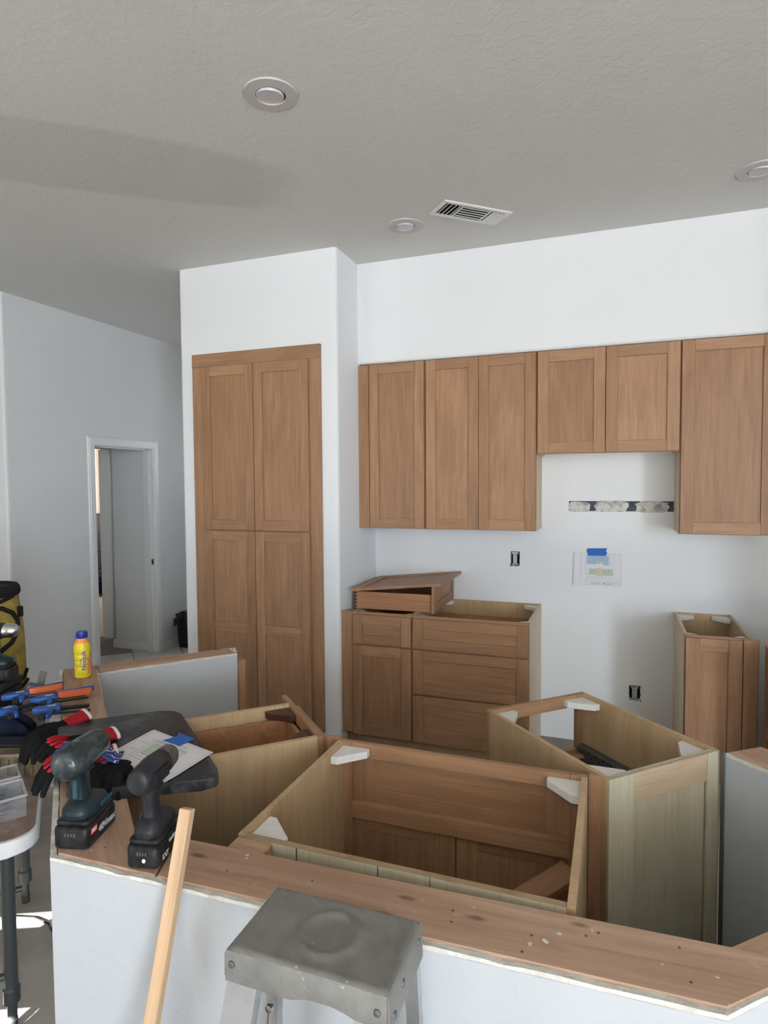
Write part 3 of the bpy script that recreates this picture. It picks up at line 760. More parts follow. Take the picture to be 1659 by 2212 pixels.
fill('plan_blue', (.082, .138, .140, .190), (.142, .158, .178, .190), (.180, .133, .212, .190))
fill('plan_cream', (.143, .143, .178, .155), (.138, .066, .178, .112))
fill('plan_green', (.080, .072, .136, .108), (.180, .068, .236, .106))
b = MB()
rect(b, .006, .008, sw_-.006, sh-.008)
for x0, z0, x1, z1 in ((.082, .138, .140, .190), (.142, .158, .178, .190), (.180, .133, .222, .190), (.143, .143, .178, .155), (.138, .066, .178, .112), (.080, .072, .136, .108), (.180, .068, .236, .106)): rect(b, x0, z0, x1, z1)
for x in (.100, .121): rl(b, x, .138, x, .190)
for x in (.098, .160+.035, .212): rl(b, x, .070, x, .106)
rl(b, .160, .158, .160, .190); rl(b, .101, .09, .136, .09)
for z in (.055, .040): rl(b, .078, z, .220, z, .0004)
rl(b, .045, .07, .045, .19, .0004); rl(b, .07, .07, .07, .19, .0004)
rl(b, .006, .026, sw_-.006, .026, .0005); rect(b, .105, .008, sw_-.008, .022, .0005); rl(b, .178, .008, .178, .026, .0006); rl(b, .25, .008, .25, .026, .0005)
for k in range(3):
    rl(b, .108, .019-.004*k, .165-.01*k, .019-.004*k, .0011); rl(b, .195, .019-.004*k, .245-.008*k, .019-.004*k, .0011)
for k in range(9):
    rl(b, .08+.016*k, .0565, .086+.016*k, .0565, .0018); rl(b, .08+.016*k, .0415, .085+.016*k, .0415, .0018)
    rl(b, .044, .08+.012*k, .047, .084+.012*k, .0015)
rl(b, .152, .088, .167, .088, .002); rl(b, .148, .149, .162, .149, .003)
b.lathe([(.0055, 0), (.0055, .0001)], 14, M.Translation((.186, -.0045, .0165)) @ M.Rotation(pi/2, 4, 'X'))
o = b.build('printed_lines', 'ink_soft', t); o['kind'] = 'stuff'
b = MB(); b.prism([(.086, .236), (.202, .240), (.196, .222), (.202, .212), (.196, .192), (.084, .190), (.086, .205), (.080, .215)], .0024, .003, m=M(((1, 0, 0, 0), (0, 0, -1, 0), (0, 1, 0, 0), (0, 0, 0, 1))))
b.build('tape', 'tape_blue', t, label='strip of blue painter tape')

# ------------------------------------------------------------------ ceiling fittings
def can(label, x, y, dx, dy):
    t = thing('recessed_light', label, 'ceiling light', (x, y, H), group='recessed ceiling lights')
    n = 40
    b = MB(); r0, r1 = .054, .099
    b.loft([[(r*cos(2*pi*j/n), r*sin(2*pi*j/n), z) for j in range(n)] for r, z in ((r1, -.0005), (r1-.002, -.006), (r0+.002, -.008), (r0, -.004), (r0, .0))], False)
    b.build('trim_ring', 'light_trim', t, 30)
    MB().lathe([(.056, -.0015), (.001, -.0014)], 30).build('can', 'black_void', t)
    m = M.Translation((dx, dy, -.004)) @ M.Rotation(radians(5), 4, 'X') @ M.Rotation(radians(4), 4, 'Y')
    lens = MB().lathe([(.0515, .006), (.0515, -.001), (.0495, -.005), (.047, -.004), (.001, -.0035)], 32, m).build('lens', 'light_lens', t, 35)
can('recessed ceiling light nearest the camera, left of centre', -.757, -2.066, -.003, .001)
can('small-looking recessed ceiling light beside the air vent', -.665, -.778, 0, 0)
can('recessed ceiling light cut by the right edge', 1.055, -.775, 0, 0)
t = thing('air_vent', 'white rectangular ceiling air vent with curved slats', 'vent', (-.288, -.808, H), math.atan2(.272, .297))
a, c = .202, .090
b = MB()
for x0, x1, y0, y1 in ((-a, a, -c, -c+.024), (-a, a, c-.024, c), (-a, -a+.024, -c+.024, c-.024), (a-.024, a, -c+.024, c-.024)): b.box(x0, x1, y0, y1, -.008, -.0005, .002)
b.box(-.083, -.075, -c+.024, c-.024, -.007, -.001); b.box(.083, .091, -c+.024, c-.024, -.007, -.001)
b.build('frame', 'white_plastic', t)
MB().box(-a+.022, a-.022, -c+.022, c-.022, -.0012, -.0006).build('duct_opening', 'black_void', t)
def slat(p0, p1, lean):
    d = V(p1)-V(p0); n = V((-d.y, d.x, 0)).normalized()*lean
    b = MB(); r = []
    for k in range(5):
        s = k/4; o_ = n*(s**1.6); z = -.002-.009*(1-(1-s)**2)
        r.append([V(p0)+o_+V((0, 0, z)), V(p1)+o_+V((0, 0, z)), V(p1)+o_+V((0, 0, z-.0012)), V(p0)+o_+V((0, 0, z-.0012))])
    b.loft(r); b.build('slat', 'white_plastic', t)
for k in range(4): slat((-.165+.0235*k, -c+.025, 0), (-.165+.0235*k, c-.025, 0), .010)
for k in range(5): slat((-.074, -.052+.025*k, 0), (.082, -.052+.025*k, 0), -.014)
for k in range(4): slat((.104+.0215*k, -c+.025, 0), (.104+.0215*k, c-.025, 0), -.018)

# ------------------------------------------------------------------ trash bin in the hallway
t = thing('trash_bin', 'black plastic trash bin with a bag, in the hallway past the doorway', 'bin', (-3.63, 1.16, .004))
MB().loft([[(x*s, y*s, z) for x, y in rrect(-.11, .11, -.14, .14, .03)] for s, z in ((.85, 0), (1, .33), (1.05, .335), (1.05, .345), (.97, .345), (.9, .05))], True).build('bin', 'black', t, 40)
b = MB(); n = 28; rg = []
for s, z, j in ((1.0, .30, .0), (1.09, .27, .02), (1.13, .31, .03), (1.06, .352, .006), (.96, .350, .0), (.9, .30, .02)):
    rg.append([(.115*s*cos(2*pi*k/n)+rnd.uniform(-j, j), .145*s*sin(2*pi*k/n)+rnd.uniform(-j, j), z+rnd.uniform(-j, j)) for k in range(n)])
b.loft(rg, False); b.tube([(-.02, -.13, .34), (-.04, -.2, .30), (-.02, -.26, .26)], [.05, .045, .012], 9, .5)
b.build('bag', 'black', t, 50)
b = MB()
for k in range(5): b.lathe([(.001, 0), (.03, .01), (.036, .04), (.001, .06)], 7, M.Translation((rnd.uniform(-.05, .05), rnd.uniform(-.08, .04), .33)) @ M.Rotation(rnd.random(), 4, 'X'))
o = b.build('rubbish', 'clear_plastic', t); o['kind'] = 'stuff'

# ------------------------------------------------------------------ folding table
TZ = .745
TA = math.atan2(.681, -.732)
t = thing('folding_table', 'white plastic folding table with dusty top and grey legs, at the left', 'table', (-.985, -2.945, 0), TA)
MB().prism(rrect(0, 1.22, 0, .61, .07, 5), TZ-.045, TZ-.002, .006, seg=2).build('table_edge', 'table_white', t, 40)
MB().prism(rrect(.008, 1.212, .008, .602, .064, 5), TZ-.003, TZ).build('table_top', 'table_dust', t)
for x, zc in ((.315, .17), (.965, .06)):
    for y in (.10, .51):
        MB().lathe([(.014, 0), (.016, .03), (.014, .031), (.014, .085), (.024, .088), (.024, .13), (.0195, .135), (.0195, TZ-.046)], 14, M.Translation((x, y, 0))).build('leg', 'leg_grey', t, 40)
    MB().cyl((x, .10, zc), (x, .51, zc), .011, 10).build('crossbar', 'leg_grey', t, 40)

# ------------------------------------------------------------------ tall yellow bag
bgx, bgy, bgr = -2.275, -2.112, .165
t = thing('tool_bag', 'tall round yellow canvas bag with black piping, standing behind the folding table', 'bag', (bgx, bgy, 0))
def bagr(z): return bgr*(1-.13*max(0, (z-.85)/.35)**1.5+.015*sin(z*9))
n = 36
b = MB(); b.loft([[(bagr(z)*cos(2*pi*k/n)*(1+.012*sin(5*k+z*20)), bagr(z)*sin(2*pi*k/n)*(1+.012*sin(5*k+z*20)), z) for k in range(n)] for z in [0, .02]+[.06*i for i in range(1, 20)]+[1.19]])
b.build('body', 'bag_yellow', t, 60)
th0 = math.atan2(CP.y-bgy, CP.x-bgx)
def bagp(px, py):
    s = max(-1, min(1, (px+12)/70)); z = 1.2-(py-1270)*.00262; a = th0+math.asin(s); r = bagr(z)+.004
    return (r*cos(a), r*sin(a), z)
def piping(pp, rad=.0105, nm='piping'):
    out = []
    for i in range(len(pp)-1):
        for k in range(6): out.append(bagp(*(V(pp[i])*(1-k/6)+V(pp[i+1])*k/6)))
    out.append(bagp(*pp[-1])); MB().tube(out, rad, 8).build(nm, 'bag_black', t, 60)
piping([(-60, 1335), (-45, 1308), (-20, 1298), (0, 1298), (22, 1301), (38, 1311), (46, 1326), (44, 1345), (32, 1361), (14, 1372), (-5, 1377), (-40, 1372), (-58, 1350)])
piping([(1, 1395), (4, 1430), (9, 1440), (30, 1438), (49, 1431), (56, 1420)], .0075)
piping([(-30, 1456), (5, 1457), (20, 1453), (36, 1448), (57, 1440)], .008)
piping([(-20, 1458), (22, 1457), (42, 1464), (53, 1478), (57, 1500)], .0105)
piping([(-60, 1296), (-10, 1290), (20, 1289), (44, 1283)], .009)
for q in ((3, 1292, 20), (16, 1296, 14)):
    pass
b = MB(); b.loft([[((bagr(z)+d)*cos(2*pi*k/n), (bagr(z)+d)*sin(2*pi*k/n), z) for k in range(n)] for z, d in ((1.165, .004), (1.175, .010), (1.20, .010), (1.212, .003), (1.20, -.012), (1.17, -.02))], False)
b.build('rim', 'bag_black', t, 60)
MB().loft([[(bagr(1.19)*.9*cos(2*pi*k/n), bagr(1.19)*.9*sin(2*pi*k/n), 1.1905+.012*j) for k in range(n)] for j in (0, 1)]).build('lid', 'bag_black', t, 60)
p = V(bagp(52, 1313)); MB().box(-.012, .012, -.012, .012, -.024, .024, .003, M.Translation(p)).build('buckle', 'bag_black', t)
MB().loft([[((bagr(z)+d)*cos(2*pi*k/n), (bagr(z)+d)*sin(2*pi*k/n), z) for k in range(n)] for z, d in ((.002, .003), (.002, .006), (.05, .006), (.055, .002))], False).build('base_band', 'bag_black', t, 60)

# ------------------------------------------------------------------ bottle
bx, by = -1.616, -2.180
t = thing('milk_bottle', 'yellow plastic drink bottle with a blue cap standing on the cut-down wall', 'bottle', (bx, by, .8765))
prof = [(.001, 0), (.026, 0), (.0305, .003), (.0315, .012), (.0305, .016), (.0312, .02), (.0312, .045), (.0302, .047), (.0312, .049), (.0306, .07), (.0296, .072), (.0303, .074), (.031, .095), (.0302, .097), (.0315, .099), (.0325, .118), (.032, .130), (.029, .142), (.0225, .153), (.0195, .158), (.0185, .163), (.001, .163)]
MB().lathe(prof, 36).build('body', 'yellow_plastic', t, 40)
def brad(z):
    for (r0, z0), (r1, z1) in zip(prof[1:], prof[2:]):
        if z0 <= z <= z1 and z1 > z0: return r0+(r1-r0)*(z-z0)/(z1-z0)
    return .03
cpz = MB().lathe([(.0205, .1635), (.0215, .165), (.0215, .185), (.0195, .190), (.001, .191)], 30).build('cap', 'cap_blue', t, 40)
b = MB()
for k in range(28):
    a = 2*pi*k/28; b.cyl((.0215*cos(a), .0215*sin(a), .166), (.0215*cos(a), .0215*sin(a), .185), .0011, 5)
b.build('cap_ribs', 'cap_blue', cpz, 60)
tc = math.atan2(CP.y-by, CP.x-bx)
def bwrap(a, z, d=.0006):
    r = brad(z)+d; return V((r*cos(tc+a), r*sin(tc+a), z))
n = 48; b = MB()
lo = [.150-.007*abs(sin(k*.62))-(.005 if k % 9 in (3, 4) else 0) for k in range(n)]
b.loft([[bwrap(2*pi*k/n, .162-(.162-lo[k])*j/4, .0005) for k in range(n)] for j in range(5)], False)
b.build('splash_label', 'orange_label', t, 60)
b = MB(); rows = []
for j in range(13):
    z = .018+.082*j/12; a0 = .35+.35*abs(sin(j*1.1))+(.35 if j > 9 else 0); a1 = 1.75-.3*(j/12)
    rows.append([bwrap(a0+(a1-a0)*k/8, z) for k in range(9)])
b.loft(rows, False, False); b.build('swirl_label', 'orange_label', t, 60)
def fit_text(body, length, mat, par, zc, a0, d, off_=0, nm='lettering'):
    me = text_mesh(body, 1.0, off_, 0.0)
    xs = [v.co.x for v in me.vertices]; ys = [v.co.y for v in me.vertices]
    k = length/(max(xs)-min(xs)); cx = (max(xs)+min(xs))/2; cy = (max(ys)+min(ys))/2
    for v in me.vertices:
        X, Y = (v.co.x-cx)*k, (v.co.y-cy)*k
        v.co = bwrap(a0-Y/.031, zc+X, d)
    me.materials.clear(); me.materials.append(MATS[mat]); me.name = nm
    o = bpy.data.objects.new(nm, me); COL.objects.link(o); o.parent = par; return o
bodyo = [c for c in t.children if c.name.startswith('body')][0]
fit_text('Nesquik', .0835, 'text_white', bodyo, .076, .20, .0010, .036)
fit_text('Nesquik', .080, 'text_blue', bodyo, .076, .20, .0016, .010)
fit_text('Nestlé', .022, 'text_blue', bodyo, .072, -.22, .0010, .01)
fit_text('LOW FAT MILK', .013, 'text_blue', bodyo, .024, -.45, .0010, 0)

# ------------------------------------------------------------------ black board on the corner
BZ = .908
bp = [(-0.945, -2.423), (-0.508, -2.792), (-0.828, -2.988), (-1.225, -2.661)]
t = thing('padded_board', 'scuffed black board with rounded corners, lying under the plan sheets', 'board', (-.84, -2.76, .8768))
pp = [(x+.84, y+2.76) for x, y in round_poly(bp, .055, 6)]
MB().prism(pp, 0, BZ-.8768, .006, seg=2).build('slab', 'slate_board', t, 45)
# plan sheet with a curled near edge and tape
PZ = BZ+.0012
def lerp2(q, u, v_):
    a, b2, c, d = q
    return tuple((a[i]*(1-u)+b2[i]*u)*(1-v_)+(d[i]*(1-u)+c[i]*u)*v_ for i in range(2))
SH = [(-0.893, -2.600), (-0.618, -2.679), (-0.627, -2.894), (-0.893, -2.823)]      # far-left, right, near, left corners
t = thing('floor_plan_sheet', 'printed island plan sheet lying on the black board, with blue tape', 'paper', (0, 0, PZ))
def shz(u, v_):
    return .0006+.018*max(0, v_-.72)**1.4*u*1.6+.006*max(0, u-.8)*1.0*(1-v_)+.0015*sin(u*7)*v_
def sp(u, v_, d=0):
    x, y = lerp2(SH, u, v_); return (x, y, shz(u, v_)+d)
MB().loft([[sp(i/14, j/12) for i in range(15)] for j in range(13)], False, False).build('sheet', 'paper', t, 60)
s2 = [(x-.004, y-.006) for x, y in SH]
MB().loft([[(*lerp2(s2, i/4, j/4), .0002) for i in range(5)] for j in range(5)], False, False).build('under_sheet', 'paper', t)
def pline(b, pts, th=.0011):
    for (u0, v0), (u1, v1) in zip(pts, pts[1:]):
        k = max(1, int(math.hypot(u1-u0, v1-v0)/.08)); L = math.hypot(u1-u0, v1-v0); nu, nv = -(v1-v0)/L*th*3.6/2, (u1-u0)/L*th*4.6/2
        rows = [[sp(u0+(u1-u0)*i/k+nu, v0+(v1-v0)*i/k+nv, .0005), sp(u0+(u1-u0)*i/k-nu, v0+(v1-v0)*i/k-nv, .0005)] for i in range(k+1)]
        b.loft(rows, False, False)
def prect(b, u0, v0, u1, v1, th=.0011): pline(b, [(u0, v0), (u1, v0), (u1, v1), (u0, v1), (u0, v0)], th)
b = MB(); b.loft([[sp(.30+.30*i/6, .28+.30*j/6, .0003) for i in range(7)] for j in range(7)], False, False)
o = b.build('printed_fill', 'plan_green', t); o['kind'] = 'stuff'
b = MB(); prect(b, .03, .03, .97, .97, .0008); prect(b, .22, .20, .74, .70); prect(b, .27, .24, .66, .64); prect(b, .30, .28, .60, .58)
pline(b, [(.22, .20), (.74, .23)]); pline(b, [(.60, .28), (.60, .58)]); pline(b, [(.64, .24), (.64, .64)]); pline(b, [(.70, .20), (.70, .70)]); pline(b, [(.03, .86), (.97, .86)], .0008)
pline(b, [(.56, .10), (.56, .18)], .0008); pline(b, [(.46, .14), (.66, .14)], .0008); pline(b, [(.08, .35), (.22, .35)]); pline(b, [(.08, .55), (.22, .55)])
for k in range(7): pline(b, [(.48+.03*k, .115), (.49+.03*k, .125)], .0022)
o = b.build('printed_lines', 'ink', t); o['kind'] = 'stuff'
b = MB(); b.loft([[sp(.62+.035*i, .33+.05*j, .0007) for i in range(2)] for j in range(2)], False, False); o = b.build('printed_fill', 'plan_amber', t); o['kind'] = 'stuff'
b = MB(); tp = [(-0.810, -2.661), (-0.789, -2.623), (-0.802, -2.598), (-0.727, -2.621), (-0.733, -2.656), (-0.739, -2.676)]
b.prism(tp, .0022, .0028); b.build('tape', 'tape_blue', t, label='piece of blue painter tape')

# ------------------------------------------------------------------ gloves
def glove(label, p0, p1, z0, z1, cuff=True, spread=.07, mat='glove_black', stripes=False, curl=.02, thumb=1, sc=1.0, w=1.0, group='work gloves'):
    d = V((p1[0]-p0[0], p1[1]-p0[1], z1-z0)); L = d.length
    ang = math.atan2(d.y, d.x); pit = -math.asin(d.z/L)
    t = thing('work_glove', label, 'glove', (p0[0], p0[1], z0), group=group, rot=(0, pit, ang))
    k = L/.235*sc
    b = MB()
    def ell(x, wy, hz, zc): return [(x*k, wy*w*k*cos(2*pi*i/14), zc*k+hz*k*sin(2*pi*i/14)) for i in range(14)]
    b.loft([ell(.05, .036, .012, .012), ell(.08, .040, .014, .014), ell(.11, .046, .015, .016), ell(.135, .046, .014, .016), ell(.152, .040, .010, .014)])
    tips = []
    for i, (yy, ln, r) in enumerate(((-.033, .058, .0122), (-.011, .072, .0132), (.012, .069, .0132), (.034, .052, .0118))):
        a = (i-1.5)*spread
        pts = [(.125*k, yy*w*k, .015*k)]
        for s in range(1, 5): pts.append(((.14+ln*cos(a)*s/4)*k, (yy+ln*sin(a)*s/4)*w*k, (.017+.010*sin(s*.9)-curl*(s/4)**2)*k))
        b.tube(pts, [r*k, r*k*1.05, r*k, r*k*.95, r*k*.62], 10); tips.append(pts)
    pts = [(.085*k, .03*thumb*k, .014*k), (.11*k, .056*thumb*k, .014*k), (.135*k, .066*thumb*k, .014*k), (.15*k, .068*thumb*k, .012*k)]
    b.tube(pts, [.013*k, .0125*k, .011*k, .007*k], 10)
    o = b.build('hand', mat, t)
    md = o.modifiers.new('remesh', 'REMESH'); md.mode = 'VOXEL'; md.voxel_size = .0032; md.use_smooth_shade = True
    sm = o.modifiers.new('smooth', 'SMOOTH'); sm.iterations = 4
    if cuff:
        def cel(x, wy, hz, j=0): return [(x*k, wy*w*k*cos(2*pi*i/18), .013*k+hz*k*sin(2*pi*i/18)+j*sin(i*1.7)*k) for i in range(18)]
        c = MB().loft([cel(.064, .036, .0135), cel(.045, .038, .014, .0015), cel(.02, .040, .015, .002), cel(.002, .042, .015, .001)], False).build('cuff', 'glove_red', t, 60, label='red knitted cuff')
        MB().loft([cel(.004, .0425, .0155, .001), cel(-.003, .044, .0165, .001), cel(-.006, .042, .015, .001), cel(-.003, .040, .013, .001)], False).build('hem', 'white_cloth', c, 60)
    if stripes:
        b = MB()
        for pts in tips: b.tube([V(pts[0])+V((-.02*k, 0, .004*k)), V(pts[1])+V((0, 0, .0055*k)), V(pts[2])+V((0, 0, .0055*k)), V(pts[3])+V((-.006*k, 0, .004*k))], [.005*k, .0100*k, .0098*k, .004*k], 8)
        b.build('red_back', 'glove_red', t, 60, label='red fabric showing on the back of the fingers')
    return t
glove('black work glove with a dark red cuff, lying beside the blue clamps', (-1.178, -2.585), (-1.272, -2.79), .905, .845, curl=.05, thumb=-1, spread=.09)
glove('black glove with red cuff and finger backs, farther behind the left power tool', (-.965, -2.690), (-1.075, -2.895), .911, .911, stripes=True, thumb=1)
glove('black glove with red cuff and finger backs, right behind the left power tool', (-.865, -2.790), (-1.010, -2.965), .912, .90, stripes=True, curl=.06, thumb=1)
glove('plain black glove between the two power tools, fingers hanging over the board edge', (-.815, -2.805), (-.745, -2.975), .916, .914, cuff=False, curl=.09, spread=.06, w=1.15)
# bandana folded between the gloves
b = MB(); rows = []
for j in range(9):
    rows.append([(-.06+.12*i/9, -.055+.11*j/8, .004+.024*math.exp(-((i-4)/3.2)**2)+.006*sin(i*1.3+j*.9)*(.4+.1*j)) for i in range(10)])
b.loft(rows, False, False)
o = b.build('bandana', 'bandana', None, 60); md = o.modifiers.new('solid', 'SOLIDIFY'); md.thickness = .004
o.location = (-.885, -2.862, .938); o.scale = (1.35, 1.25, 1.1); o.rotation_euler = (radians(-12), radians(12), radians(35))
tag(o, 'blue patterned bandana crumpled between the red-cuffed gloves', 'bandana')

# ------------------------------------------------------------------ power tools
def drill(label, loc, fwd, shell, head, chuck, kind, badge):
    t = thing('power_drill', label, 'drill', loc, math.atan2(fwd[1], fwd[0]), 'power tools')
    def rb(x0, x1, y, z0, z1, r=.014, bev=.006): return MB().prism(rrect(x0, x1, -y, y, r, 4), z0, z1, bev, seg=2)
    bat = rb(-.062, .064, .040, 0, .048, .012, .007).build('battery', 'battery', t, 50)
    MB().prism(rrect(-.055, .058, -.0385, .0385, .012, 4), .0482, .060, .003).build('battery_rail', 'battery', bat, 50)
    # foot of the handle, blending up into the grip, then the motor housing
    def sec(cx, hx, hy, z, n=20, p=.75):
        return [(cx+hx*math.copysign(abs(cos(2*pi*i/n))**p, cos(2*pi*i/n)), hy*math.copysign(abs(sin(2*pi*i/n))**p, sin(2*pi*i/n)), z) for i in range(n)]
    MB().loft([sec(.002, .056, .037, .0605), sec(.002, .058, .038, .070), sec(0, .054, .035, .080), sec(-.004, .040, .027, .088), sec(-.010, .026, .020, .096)]).build('foot', shell, t, 55)
    MB().loft([sec(-.010, .024, .0185, .092), sec(-.012, .021, .0165, .112), sec(-.016, .020, .016, .132), sec(-.020, .022, .0165, .150), sec(-.022, .027, .018, .168)]).build('grip', shell, t, 55)
    HZ = .190
    def ring(x, r, rz=1.0, dz=0, n=22): return [(x, r*cos(2*pi*i/n), HZ+dz+r*rz*sin(2*pi*i/n)) for i in range(n)]
    if kind == 'impact':
        hb = MB().loft([ring(-.082, .012), ring(-.080, .026), ring(-.070, .034), ring(-.03, .036), ring(0, .036), ring(.02, .034)]).build('motor_housing', head, t, 55)
        MB().loft([ring(.021, .0335), ring(.045, .033), ring(.066, .028), ring(.080, .019), ring(.082, .010)]).build('hammer_case', head, t, 55)
        MB().cyl((.082, 0, HZ), (.10, 0, HZ), .007, 12).build('bit_holder', 'steel_dark', t, 40)
        b = MB(); b.box(-.008, .014, -.0372, -.035, HZ-.004, HZ+.010, .001); b.build('side_badge', 'teal_bright', hb)
        b = MB(); b.box(-.046, -.03, -.009, .009, HZ+.0335, HZ+.0362, .001); b.build('top_badge', 'teal_plastic', hb)
        MB().box(-.040, -.032, -.005, .005, .100, .152, .002).build('grip_stripe', 'teal_bright', t); MB().box(.0, .05, -.0385, -.0365, .066, .078, .001).build('foot_stripe', 'teal_bright', t)
    else:
        hb = MB().loft([ring(-.074, .014), ring(-.073, .024), ring(-.066, .029), ring(-.040, .0315, 1.08, -.002), ring(-.01, .0325, 1.05), ring(.012, .0315)]).build('motor_housing', head, t, 55)
        MB().loft([ring(.0125, .0305), ring(.026, .0305), ring(.027, .029), ring(.036, .029)]).build('clutch_ring', 'battery', t, 55)
        MB().loft([ring(.0365, .028), ring(.046, .029), ring(.072, .026), ring(.086, .018), ring(.090, .009)]).build('chuck', chuck, t, 45)
        MB().cyl((.088, 0, HZ), (.100, 0, HZ), .003, 8).build('drill_bit', 'steel_dark', t, 40)
        b = MB()
        for k in range(9): b.box(-.05+.007*k, -.0465+.007*k, -.0355, -.030, HZ-.014, HZ+.014)
        b.build('air_slots', 'black_void', hb)
    MB().box(-.003, .012, -.009, .009,   .118, .154, .004).build('trigger', 'battery', t)
    MB().box(-.02, .012, -.0195, .0195, .152, .159, .002).build('reverse_switch', 'battery', t)
    b = MB(); b.tube([(.0, .040, .072), (.02, .047, .076), (.045, .047, .070), (.05, .0395, .066)], .003, 6); b.build('belt_hook', 'steel_dark', t, 50)
    mside = lambda x, z: M(((1, 0, 0, x), (0, 0, 1, -.0405), (0, 1, 0, z), (0, 0, 0, 1)))
    if badge == '40':
        text_obj('40Vmax', .021, 'text_grey', bat, mside(.018, .022), .0006)
        MB().box(-.048, -.024, -.0409, -.0402, .026, .041, .0003).build('red_badge', 'badge_red', bat)
        text_obj('XGT', .010, 'text_white', bat, mside(-.036, .0335) @ M.Translation((0, 0, -.0008)), .0002)
    elif badge == '18':
        text_obj('makita', .013, 'text_white', bat, mside(.008, .036), .0004)
        text_obj('18V', .019, 'text_grey', bat, mside(.034, .017), .0006)
        text_obj('LXT', .015, 'text_white', bat, mside(-.025, .014), .0008)
    # charge gauge and latch on the rear of the battery
    b = MB()
    for k in range(4): b.box(-.0632, -.0622, -.013+.007*k, -.0095+.007*k, .030, .037)
    b.build('gauge', 'steel_dark', bat)
    b = MB(); b.lathe([(.0045, 0), (.0045, .001), (.001, .0013)], 12, M.Translation((-.062, -.006, .019)) @ M.Rotation(-pi/2, 4, 'Y')); b.build('button', 'text_white' if badge == '18' else 'battery', bat, 40)
    return t
drill('teal and black dusty impact driver, left one standing on the cut-down wall', (-.679, -3.076, .8775), (-.27, .96), 'teal_plastic', 'clear_dusty', None, 'impact', '40')
d2 = drill('black cordless drill with a grey chuck, right one standing on the cut-down wall', (-.480, -3.080, .8775), (-.22, .975), 'dark_plastic', 'dark_plastic', 'chuck', 'drill', '18')
d2.scale = (.96, .87, .97)

# ------------------------------------------------------------------ clamps on the left wing
def clamp(label, loc, rz, full=True, rot=None):
    t = thing('bar_clamp', label, 'clamp', loc, rz, 'trigger clamps', rot); t.scale = (.84, .84, .84)
    MB().prism([(-.075, -.004), (-.062, .018), (-.03, .030), (.01, .030), (.03, .020), (.03, -.012), (-.01, -.018), (-.05, -.016)], 0, .026, .005, seg=2).build('clamp_head', 'clamp_blue', t, 50)
    MB().prism([(-.010, -.016), (.012, -.016), (.008, -.085), (-.004, -.092), (-.012, -.085)], .003, .022, .003).build('jaw', 'clamp_blue', t, 50)
    MB().box(-.02, .15, -.060, -.042, .008, .014, .001).build('bar', 'clamp_black', t)
    MB().box(-.035, -.011, -.094, -.06, .002, .024, .004).build('pad', 'clamp_black', t)
    MB().box(.03, .14, -.012, .004, .006, .022, .003).build('guide', 'clamp_black', t)
    b = MB(); b.box(-.02, .012, .0, .014, .0262, .0268); b.build('print', 'text_grey', t)
    if full:
        b = MB(); b.prism([(.028, .028), (.145, .040), (.170, .046), (.172, .034), (.150, .026), (.03, .010)], .012, .034, .003); b.build('fixed_handle', 'clamp_blue', t, 50)
        b = MB(); pts = [(.03, .006), (.06, .010), (.165, .012)]+[(.165-.0135*k, -.014-(.005 if k % 2 else 0)) for k in range(9)]+[(.032, -.012)]
        b.prism(pts, .012, .036, .003); b.build('trigger_handle', 'clamp_orange', t, 50, label='orange squeeze trigger')
    return t
HA = math.atan2(.78, .62)
clamp('blue trigger clamp with orange trigger, farther one on the left wing', (-1.612, -2.470, .884), HA)
clamp('blue trigger clamp with orange trigger, nearer one on the left wing', (-1.478, -2.462, .884), HA-.10)
clamp('blue clamp body without visible trigger, next to the red glove cuff', (-1.390, -2.530, .879), HA-.25, False)
clamp('blue clamp jaw end poking out beside the navy jacket', (-1.540, -2.575, .872), HA+.3, False)
b = MB(); b.box(-.013, .013, -.002, .002, 0, .055, .0005); b.box(-.045, .013, -.014, .014, -.008, -.001, .001)
o = b.build('steel_bracket', 'steel_flat'); o.location = (-1.615, -2.385, .905); o.rotation_euler = (0, radians(14), radians(25)); tag(o, 'small grey steel bracket standing up behind the clamps', 'bracket')

# ------------------------------------------------------------------ things on the folding table
def mound(name, label, cat, loc, rx, ry, h, mat, seed, rz=0, kn=5):
    r = random.Random(seed); b = MB(); n = 40; rows = []
    ph = [(r.uniform(0, 6), r.uniform(.05, .14), r.choice((2, 3, 5, 7))) for _ in range(5)]
    for j in range(13):
        s = j/12; rr = cos(s*pi/2)**.62 if j < 12 else .001; row = []
        for i in range(n):
            a = 2*pi*i/n; q = 1+sum(am*sin(f*a+p0+s*3) for p0, am, f in ph)
            row.append((rx*rr*q*cos(a), ry*rr*q*sin(a), h*s*(1+.18*sin(3*a+ph[0][0]))+.006*sin(9*a+s*8)*rr))
        rows.append(row)
    o = b.loft(rows).build(name, mat, None, 70); o.location = loc; o.rotation_euler = (0, 0, rz)
    sb = o.modifiers.new('sub', 'SUBSURF'); sb.levels = sb.render_levels = 1
    return tag(o, label, cat)
mound('jacket', 'dark navy jacket heaped on the folding table', 'jacket', (-1.665, -2.560, TZ+.008), .15, .095, .115, 'navy', 3, radians(22))
t = thing('tool_case', 'flat black plastic tool case lying in front of the navy jacket', 'case', (-1.505, -2.645, TZ), radians(20))
MB().box(-.14, .12, -.034, .036, 0, .050, .008, seg=2).build('shell', 'battery', t, 40); MB().box(-.142, .122, -.036, .038, .050, .062, .004).build('lid', 'dark_plastic', t, 40)
t = thing('tool_pouch', 'tan leather tool pouch beside the clear bins', 'pouch', (-1.365, -2.690, TZ), radians(24))
b = MB(); b.loft([[(x*s, y*s, z) for x, y in rrect(-.14, .10, -.04, .04, .03, 4)] for s, z in ((.95, 0), (1.03, .02), (1, .045), (.9, .062))]); b.build('body', 'leather', t, 50)
b = MB()
